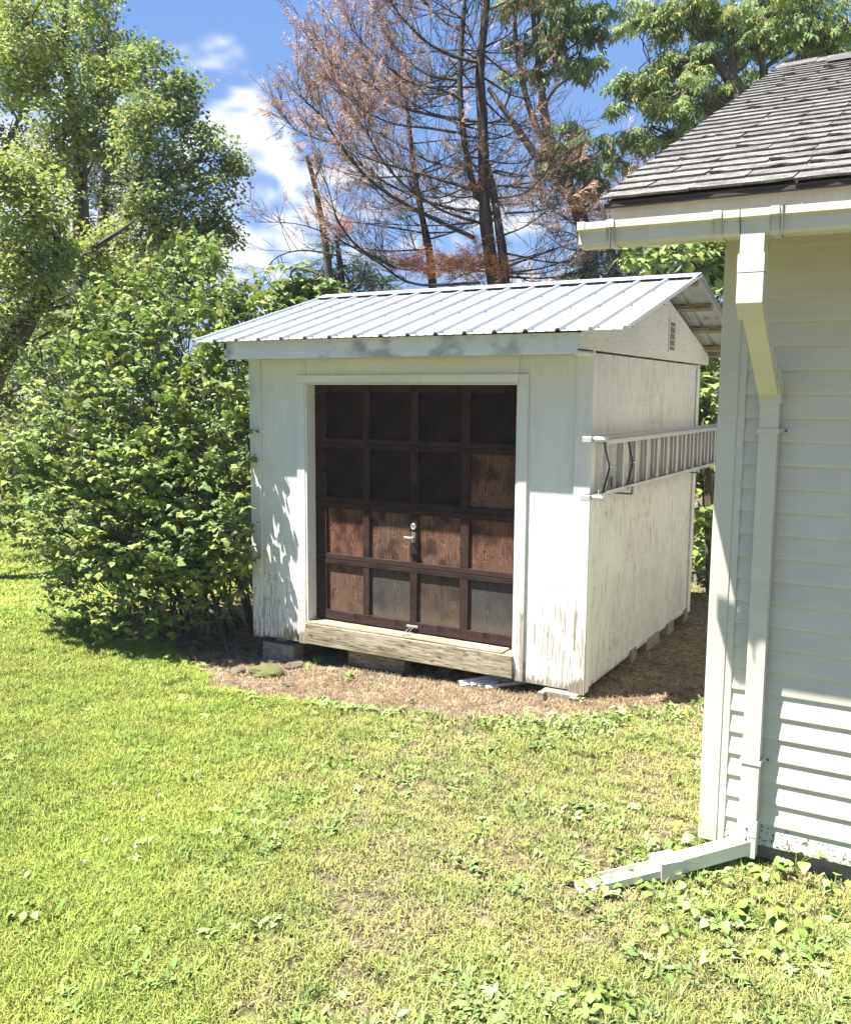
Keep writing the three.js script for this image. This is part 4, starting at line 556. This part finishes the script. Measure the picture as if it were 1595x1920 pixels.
// ---------------------------------------------------------------- lilac beside the shed
{
  R = rng(31); const b = new V3(-4.35, 0, -.55); b.y = gy(b.x, b.z);
  const bush = thing('lilac_bush', 'large leafy lilac bush crowding the left side of the shed', 'bush', b.toArray());
  const lobes = [[235, 590, 60, 10.6, 70], [300, 560, 60, 10.6, 80], [360, 545, 56, 10.3, 80], [420, 560, 54, 9.9, 80], [460, 600, 40, 9.6, 50], [170, 660, 60, 10.3, 70], [260, 670, 80, 9.9, 130], [350, 650, 80, 9.7, 140], [425, 660, 56, 9.3, 90], [110, 760, 70, 10.1, 100], [200, 770, 86, 9.6, 150], [300, 770, 92, 9.4, 170], [390, 770, 76, 9.1, 130], [440, 790, 40, 8.9, 50], [50, 860, 60, 10.1, 90], [140, 880, 82, 9.6, 140], [240, 890, 96, 9.2, 190], [340, 890, 92, 9.0, 180], [420, 900, 56, 8.85, 90], [60, 960, 56, 10, 80], [150, 990, 82, 9.4, 140], [250, 1000, 92, 9.0, 180], [350, 1000, 86, 8.8, 160], [425, 1010, 46, 8.5, 70], [130, 1070, 50, 9.5, 60], [210, 1090, 74, 9.1, 110], [300, 1100, 80, 8.95, 120], [390, 1090, 66, 8.8, 90], [440, 1080, 36, 8.55, 40], [250, 1160, 56, 9.0, 46], [340, 1165, 50, 9.0, 36], [468, 1050, 18, 8.25, 8], [455, 980, 20, 8.35, 12], [110, 1140, 26, 9.4, 14], [470, 900, 18, 8.6, 12], [20, 870, 40, 10, 40], [500, 570, 20, 9.8, 20], [330, 1000, 60, 8.55, 60], [250, 880, 60, 8.8, 60], [432, 730, 20, 8.35, 16], [424, 800, 22, 8.3, 18], [432, 870, 20, 8.35, 16], [428, 940, 22, 8.3, 16], [440, 1000, 18, 8.3, 10]];
  const list = [], ind = [], near = [];
  const cents = lobes.map(([u, v, rp, d]) => [at(u, v, d).sub(b), rp * d / FOCAL]);
  for (let k = 0; k < 44; k++) {   // stems rising and arching out from the base
    const [c, r] = cents[Math.floor(R() * 31)], s = new V3(rr(-.75, .85), -.1, rr(-.7, .55)), e = c.clone().add(new V3(rr(-.5, .5) * r, rr(-.3, .6) * r, rr(-.5, .5) * r)); if (e.y < .4) continue;
    mesh('stem', limb([s, s.clone().lerp(e, .35).add(new V3(rr(-.1, .1), e.y * .18, rr(-.1, .1))), s.clone().lerp(e, .7).add(new V3(rr(-.1, .1), e.y * .12, 0)), e], rr(.012, .026), .004, 12, 6), barkMat, bush);
  }
  const tw = [];
  lobes.forEach(([u, v, rp, d, n], li) => {
    const [c, r] = cents[li];
    for (let k = 0; k < n * (v > 1050 ? .62 : li > 17 && rp < 50 ? .7 : 1.02); k++) {
      const q = new V3(rr(-1, 1), rr(-1, 1), rr(-1, 1)); if (q.lengthSq() > 1) { k--; continue; } if (q.lengthSq() < .2 && R() < .5) continue;
      q.multiplyScalar(r * 1.12); const p = c.clone().add(q); if (p.y < .12 || (p.x + b.x > -3.26 && p.z + b.z < .1 && p.y + b.y < 2.75)) continue;
      list.push([p, rr(.5, .95), Math.atan2(-q.z, q.x) + rr(-1, 1), rr(-.3, .8), rr(-.6, .6)]);
      if (k % 3 === 0) { const s = c.clone().lerp(p, .2).add(new V3(0, -.12, 0)); tw.push(tube([s, s.clone().lerp(p, .6), p], [.006, .004, .003], 3)); }
    }
  });
  for (let k = 0; k < 70; k++) {   // upright shoots along the top
    const [c, r] = cents[Math.floor(R() * 13)], s0 = c.clone().add(new V3(rr(-.8, .8) * r, r * rr(.3, .8), rr(-.8, .8) * r)), l = rr(.18, .4), e = s0.clone().add(new V3(rr(-.12, .12), l, rr(-.12, .12))); if (e.x + b.x > -3.3) continue;
    tw.push(tube([s0, s0.clone().lerp(e, .5), e], [.006, .004, .002], 3)); for (let m = 0; m < 5; m++) list.push([s0.clone().lerp(e, .25 + m * .18), rr(.4, .75), rr(0, 6.3), rr(.6, 1.3), rr(-.4, .4)]);
  }
  const fol = part('foliage', bush); tag(mesh('twigs', mergeGeometries(tw), barkMat, fol), null, null, null, 'stuff');
  foliage('leaves', fol, 'lilac', list, LMgloss, GREEN.lilac);
  // the leaves that show largest, on the side towards the lawn
  const lg = [0, 1, 2].map(i => leaf(.084 + i * .007, .074, HEART, .2 + i * .08, .2)), lm = GREEN.lilac.map(c => std({ roughness: .5, color: lin(c[0], c[1], c[2]), side: THREE.DoubleSide })), toCam = CAM.clone().sub(b).normalize();
  for (let k = 0, g = 0; g < 300 && k < 4000; k++) {
    const [c, r] = cents[Math.floor(R() * cents.length)], q = new V3(rr(-1, 1), rr(-.8, 1), rr(-1, 1)).normalize(); if (q.dot(toCam) < .35) continue; const p = c.clone().addScaledVector(q, r * rr(1.02, 1.18)); if (p.y < .25 || p.x + b.x > -3.3) continue;
    const m = mesh('leaf', lg[g % 3], lm[Math.floor(R() * 3)], bush); m.position.copy(p); m.rotation.set(rr(-.5, .5), rr(0, 6.3), rr(-.6, .3), 'YXZ'); m.scale.setScalar(rr(.55, 1.0)); g++;
  }
}
// ---------------------------------------------------------------- unseen trees added round the yard to cut the sky fill
{
  const src = ['poplar_tree', 'poplar_tree_001', 'leafy_tree', 'ash_tree_001'].map(n => scene.getObjectByName(n)); R = rng(91);
  const spots = [[-15, 5], [-16.5, 10], [-14, 15], [-10, 18.5], [-5, 20], [0, 21], [5, 20], [10, 18], [14, 14], [16, 9], [15.5, 3.5]];
  spots.forEach(([x, z], i) => { const o = src[i % 4], c = o.clone(); c.name = numbered(o.name.replace(/_\d+$/, '')); scene.add(c); c.position.set(x, gy(x, z), z); c.rotation.y = rr(0, 6.3); c.userData = { label: 'unseen leafy tree added to hold back low sky light from the shed front', category: 'tree', group: 'added trees round the yard' }; });
}
// ---------------------------------------------------------------- far woods round the yard
{
  R = rng(41); const list = [];
  for (let k = 0; k < 5200; k++) { const u = rr(-700, 2200), d = rr(27, 40), p = at(u, 747, d), top = u < 330 ? 5.2 + 3 * fb(u * .01, 2, 2, 3) : u < 620 ? 3.4 : 3.2 + 2.4 * fb(u * .012, 7, 2, 3); p.y = -.1 + top * Math.pow(R(), .8); list.push([p, rr(2.2, 4), rr(0, 6.3), rr(-.5, .4), rr(-.5, .5)]); }
  const w = new THREE.Group(); w.name = 'distant_woods'; scene.add(w); tag(w, 'dark green band of distant woods beyond the lawn', 'woods', null, 'stuff'); foliage('distant_leaves', w, 'poplar', list, LM, GREEN.cool.concat(GREEN.spruce));
}
// ---------------------------------------------------------------- lawn
{
  const blade = (L, w, lean, ry, x, z) => { const a = Math.cos(ry), s = Math.sin(ry), dx = a * lean, dz = s * lean, px = -s * w / 2, pz = a * w / 2; return [[x - px, 0, z - pz], [x + px, 0, z + pz], [x + dx * .35 * L + px * .8, L * .55, z + dz * .35 * L + pz * .8], [x + dx * .35 * L - px * .8, L * .55, z + dz * .35 * L - pz * .8], [x + dx * L, L * (1 - lean * .35), z + dz * L]]; };
  const tuft = (seed, n, L0, L1, w, rad, ln) => { R = rng(seed); const pos = [], idx = []; for (let k = 0; k < n; k++) { const a = rr(0, 6.3), r = rad * Math.sqrt(R()), v = blade(rr(L0, L1), w * rr(.7, 1.2), rr(.1, ln), rr(0, 6.3), Math.cos(a) * r, Math.sin(a) * r), o = pos.length / 3; for (const p of v) pos.push(...p); idx.push(o, o + 1, o + 2, o, o + 2, o + 3, o + 3, o + 2, o + 4); } return tris(pos, idx); };
  const ros = (seed) => { R = rng(seed); const l = leaf(.045, .018, OVAL, .3, .2), a = []; for (let k = 0; k < 11; k++) a.push(place(l, rr(-.03, .03), rr(.005, .03), rr(-.03, .03), rr(0, 6.3), rr(.1, 1.1), rr(-.5, .5), rr(.5, 1.1))); return mergeGeometries(a); };
  // a square of turf: blades of several colours, thinned by noise
  const turf = (seed, size, n, thin, straw, L0, L1, w, ln) => {
    R = rng(seed); const pos = [], idx = [], col = [];
    for (let k = 0; k < n; k++) {
      const x = rr(-.53, .53) * size, z = rr(-.53, .53) * size, h = fb(x * 9 + seed * 3, z * 9, 3, seed); if (h < thin * (.75 + .5 * R())) continue;
      const st = R() < straw * (1.5 - h), o = pos.length / 3, hh = (.55 + .9 * h) * (st ? .7 : 1), f = .6 + .75 * R(), c = st ? [1.35, 1.05, 2.2] : R() < .2 ? [.62, .75, .7] : R() < .1 ? [1.3, 1.25, 1.6] : [1, 1, 1];
      for (const p of blade(rr(L0, L1) * hh, w * rr(.7, 1.25), rr(.15, st ? 1.7 : ln), rr(0, 6.3), x, z)) { pos.push(...p); col.push(c[0] * f, c[1] * f, c[2] * f); }
      idx.push(o, o + 1, o + 2, o, o + 2, o + 3, o + 3, o + 2, o + 4);
    }
    const g = tris(pos, idx); g.setAttribute('color', new THREE.Float32BufferAttribute(col, 3)); return g;
  };
  const S0 = .25, TN = 4, mk = (b, ...a) => Array.from({ length: TN }, (_, i) => turf(b + i * 7, S0, ...a));
  const lawn = { name: 'lawn_grass', cols: [[.30, .33, .06], [.265, .315, .055], [.33, .34, .07]], geo: [...mk(700, 950, .12, .1, .03, .062, .0042, 1.15), ...mk(740, 950, .3, .3, .025, .06, .0045, 1.3), ...mk(780, 1000, .42, .55, .02, .055, .0048, 1.5)], list: Array.from({ length: 3 * TN }, () => []) };
  const kinds = [ lawn,
    { name: 'grass', geo: [tuft(1, 24, .028, .06, .0045, .06, 1.1), tuft(2, 24, .025, .055, .0045, .06, 1.25)], cols: [[.29, .33, .06], [.25, .31, .055], [.34, .35, .08]], list: [[], []] },
    { name: 'coarse_grass', geo: [tuft(3, 14, .045, .095, .0075, .05, .9), tuft(4, 12, .04, .09, .007, .05, 1)], cols: [[.25, .32, .07], [.2, .28, .06], [.33, .36, .11]], list: [[], []] },
    { name: 'dry_grass', geo: [tuft(5, 20, .015, .04, .0035, .06, 1.2), tuft(6, 18, .012, .035, .004, .06, 1.3)], cols: [[.44, .37, .19], [.39, .33, .16], [.34, .32, .12]], list: [[], []] },
    { name: 'broadleaf_weeds', geo: [ros(7), ros(8)], cols: [[.21, .30, .065], [.17, .255, .055], [.27, .335, .11]], list: [[], []] },
    { name: 'needle_litter', geo: [tuft(9, 16, .02, .06, .0025, .07, 2.4), tuft(10, 16, .02, .05, .003, .07, 2.6)], cols: [[.29, .205, .125], [.21, .14, .085], [.4, .32, .2]], list: [[], []] }];
  R = rng(55); const F = new THREE.Frustum().setFromProjectionMatrix(new THREE.Matrix4().multiplyMatrices(new THREE.PerspectiveCamera(72, .98, .1, 200).projectionMatrix, camera.matrixWorldInverse)), pt = new V3();
  const add = (k, x, z, s) => { const q = kinds[k + 1]; q.list[Math.floor(R() * 2)].push([x, z, s]); };
  const inHouse = (x, z, m) => (x > XC + .04 - m && z < ZH - .04 + m) || (x > -3.1 - m && x < -.05 + m && z < -.3 + m && z > -3.2 - m);
  for (const [x0, x1, z0, z1, sz] of [[-6, 3.75, -3.75, 5.25, S0], [-26, -6, -16, 5.25, .5], [-6, 2, -12, -3.75, .5]]) for (let x = x0 + sz / 2; x < x1; x += sz) for (let z = z0 + sz / 2; z < z1; z += sz) {
    pt.set(x, -.1, z); if (!F.containsPoint(pt) || inHouse(x, z, 0)) continue; let dm = 0; for (const [a, b] of [[0, 0], [1, 1], [-1, 1], [1, -1], [-1, -1]]) dm = Math.max(dm, dirt(x + a * sz * .5, z + b * sz * .5)); if (dm > .12) continue;
    const s = sparse(x, z), lush = sm(-.4, -2.2, x - (z - 1.5) * .55), lv = clamp(Math.floor((1 - lush) * 1.0 + s * 1.1 + rr(-.2, .45)), 0, 2); lawn.list[lv * TN + Math.floor(R() * TN)].push([x + rr(-.02, .02), z + rr(-.02, .02), sz / S0 * 1.04]);
  }
  const tries = 150000;
  for (let i = 0; i < tries; i++) {
    const near = R() < .62, x = near ? rr(-4.6, 3.6) : rr(-17, 1.5), z = near ? rr(-1, 5.2) : rr(-12, 3.6);
    pt.set(x, -.1, z); if (!F.containsPoint(pt)) continue;
    if (x > XC + .02 && z < ZH - .02) continue; if (x > -3.1 && x < -.05 && z < -.35 && z > -3.2) continue;
    const dc = Math.hypot(x - CAM.x, z - CAM.z); if (!near && x > -4.6 && z > -1 && R() < .9) continue; if (near && dc > 7.5 && R() < .35) continue;
    const d = dirt(x, z), s = sparse(x, z), lush = sm(-.4, -2.2, x - (z - 1.5) * .55), r = R(), cl = fb(x * 1.6 + 9, z * 1.6, 3, 190);
    if (R() < d * .985) { if (R() < .16 && dc < 10) add(4, x, z, rr(.7, 1.3)); continue; }
    if (R() < s * .8) { if (R() < .03) add(2, x, z, rr(.8, 1.3)); continue; }
    const edge = sm(.0, .5, d), far = dc > 9 ? 1.5 : 1; if (dirt(x + .1, z + .1) + dirt(x - .1, z - .1) + dirt(x + .1, z - .1) + dirt(x - .1, z + .1) < .12 && R() < (dc < 5.2 && cl > .4 ? .6 : cl > .46 && x > -.9 ? .66 : cl > .52 ? .86 : .965)) continue;
    if (r < .5 + .42 * lush) { add(0, x, z, rr(.7, 1.15) * far * (1 - .3 * edge)); } else if (r < .6 + .36 * lush) add(2, x, z, rr(.8, 1.3) * far); else if (cl > .44) { if (R() < .45) add(1, x, z, rr(.6, 1.15)); else add(3, x, z, rr(.6, 1.35)); } else add(R() < .5 ? 0 : 2, x, z, rr(.6, 1));
  }
  const c = new THREE.Color();
  for (const q of kinds) q.geo.forEach((g, v) => {
    const L = q.list[v]; if (!L.length) return; const im = new THREE.InstancedMesh(g, std({ roughness: .85, side: THREE.DoubleSide, vertexColors: q.name === 'lawn_grass' }), L.length); im.name = numbered(q.name); im.castShadow = im.receiveShadow = true;
    L.forEach(([x, z, s], i) => { im.setMatrixAt(i, M4.compose(new V3(x, gy(x, z) - .004, z), q === lawn ? Q.setFromEuler(E3.set(0, Math.floor(R() * 4) * Math.PI / 2, 0)) : Q.setFromEuler(E3.set(rr(-.12, .12), rr(0, 6.3), rr(-.12, .12))), q === lawn ? new V3(s, s > 1.5 ? 1.25 : rr(.9, 1.15), s) : new V3(s, s, s))); const a = q.cols[Math.floor(R() * 3)], m = fb(x * .7, z * .7, 3, 195), lush = sm(-.5, -2.6, x - (z - 1.2) * .5), f = (q === lawn ? .95 + .1 * R() : .72 + .5 * R()) * (.8 + .4 * m); im.setColorAt(i, /needle/.test(q.name) ? c.setRGB(a[0] * f, a[1] * f, a[2] * f) : c.setRGB(a[0] * f * mix(.95, .94, lush), a[1] * f * mix(.95, 1.02, lush), a[2] * f * mix(1.25, .9, lush))); });
    scene.add(tag(im, { lawn_grass: 'mown lawn turf covering the yard before the shed', grass: 'short mown lawn grass across the yard', coarse_grass: 'coarse grass blades scattered through the lawn', dry_grass: 'dry straw coloured grass between the green tufts', broadleaf_weeds: 'small broadleaf weeds growing in the lawn', needle_litter: 'brown fallen needles on the soil before the shed' }[q.name], q.name === 'needle_litter' ? 'litter' : 'grass', null, 'stuff'));
  });
}
// ---------------------------------------------------------------- single weeds and clover heads
{
  R = rng(66); const WM = [[.18, .28, .05], [.22, .31, .06], [.15, .24, .05]].map(c => std({ color: lin(...c), roughness: .5, side: THREE.DoubleSide })), lv = [leaf(.055, .052, HEART, .3, .22), leaf(.046, .036, OVAL, .3, .25), leaf(.05, .036, OVAL, .2, .2)];
  const weed = (u, v, n, h, li, sc, label, group) => { const p = onY(u, v, -.15), y = gy(p.x, p.z), o = thing('weed', label, 'weed', [p.x, y, p.z], group); for (let k = 0; k < n; k++) { const a = k * 2.4 + rr(-.4, .4), r = rr(.02, .09) * sc, hh = h * rr(.45, 1), e = new V3(Math.cos(a) * r, hh, Math.sin(a) * r); mesh('stem', limb([new V3(0, -.01, 0), new V3(e.x * .3, hh * .6, e.z * .3), e], .0022, .0014, 4, 4, 0), WM[2], o); const m = mesh('leaf', lv[li], WM[Math.floor(R() * 3)], o); m.position.copy(e); m.rotation.set(rr(-.3, .3), -a + rr(-.4, .4), rr(-.5, .15), 'YXZ'); m.scale.setScalar(sc * rr(.7, 1.1)); } };
  const A = 'round leaved bright green weed growing low near the downspout', GA = 'round leaved weeds by the house', Bl = 'small leafy green weed standing in the open lawn', GB = 'weeds in the lawn';
  for (const [u, v, n, h, s] of [[1440, 1660, 7, .11, 1], [1490, 1650, 8, .13, 1.15], [1395, 1690, 6, .09, .9], [1420, 1725, 9, .1, 1.1], [1480, 1745, 8, .1, 1.1], [1540, 1720, 6, .09, 1], [1260, 1760, 7, .08, .9], [1350, 1745, 8, .09, 1], [1300, 1720, 6, .08, .8], [1190, 1680, 6, .06, .8], [1230, 1690, 6, .07, .8], [1370, 1600, 7, .11, 1], [1310, 1590, 8, .1, 1.05], [1240, 1600, 7, .08, .9], [1180, 1620, 7, .07, .9], [1420, 1790, 7, .07, .9], [1500, 1800, 6, .07, .9], [1100, 1668, 7, .06, .8], [1135, 1676, 7, .06, .8], [1160, 1640, 6, .07, .7], [1215, 1672, 7, .06, .7], [1290, 1668, 7, .07, .8], [1350, 1668, 6, .08, .8], [1090, 1636, 6, .05, .7], [1560, 1680, 8, .1, .9], [1580, 1740, 7, .08, .9], [1330, 1800, 7, .06, .8], [1230, 1830, 7, .06, .8]]) weed(u, v, n, h, 0, s, A, GA);
  for (const [u, v, n, h, s] of [[600, 1445, 9, .07, 1.1], [635, 1435, 7, .06, .9], [500, 1405, 7, .05, .8], [1110, 1880, 12, .07, 1], [1150, 1890, 12, .08, 1], [1090, 1860, 9, .06, .9], [900, 1580, 7, .05, .8], [690, 1460, 8, .06, .9], [740, 1450, 7, .05, .9], [420, 1640, 6, .05, .8], [1010, 1600, 8, .06, .9], [860, 1500, 7, .05, .8], [60, 1640, 6, .06, .9], [50, 1720, 8, .07, 1]]) weed(u, v, n, h, 1, s, Bl, GB);
  weed(643, 1272, 6, .07, 2, .9, 'small yellow green sprout on the needle litter below the door sill', null); weed(838, 1275, 8, .11, 2, .8, 'thin upright weed at the edge of the dark gap under the shed', null);
  { const o = thing('weed', 'tall single stemmed weed in front of the house corner post', 'weed', [1.31, -.14, 1.92]); mesh('stem', limb([new V3(0, 0, 0), new V3(.01, .13, 0), new V3(-.01, .25, .01)], .003, .002, 8, 5, 0), WM[2], o); for (const [x, y, r] of [[-.01, .25, 2.6], [-.01, .25, 0], [.0, .06, 1], [.02, .1, -1.2]]) { const m = mesh('leaf', lv[1], WM[1], o); m.position.set(x, y, .005); m.rotation.set(0, r, -.3, 'YXZ'); m.scale.setScalar(1.1); } }
  const wm = std({ color: lin(.8, .8, .78), roughness: .9 }), fg = new THREE.IcosahedronGeometry(.009, 1);
  for (const [u, v] of [[370, 1430], [372, 1458], [270, 1550], [200, 1585], [215, 1478], [40, 1400], [300, 1500], [160, 1630], [255, 1600], [480, 1560]]) { const p = onY(u, v, -.12), o = thing('clover_flower', 'tiny white clover flower head in the lush part of the lawn', 'flower', [p.x, gy(p.x, p.z), p.z], 'clover heads in the lawn'); mesh('head', fg, wm, o).position.y = .07; mesh('stem', limb([new V3(0, 0, 0), new V3(.004, .035, 0), new V3(0, .066, 0)], .0015, .0012, 4, 4, 0), WM[2], o); }
}
scene.fog = new THREE.FogExp2(0xe8eef2, .0008);   // thin fog added to imitate veiling glare in the lens
renderer.render(scene, camera);
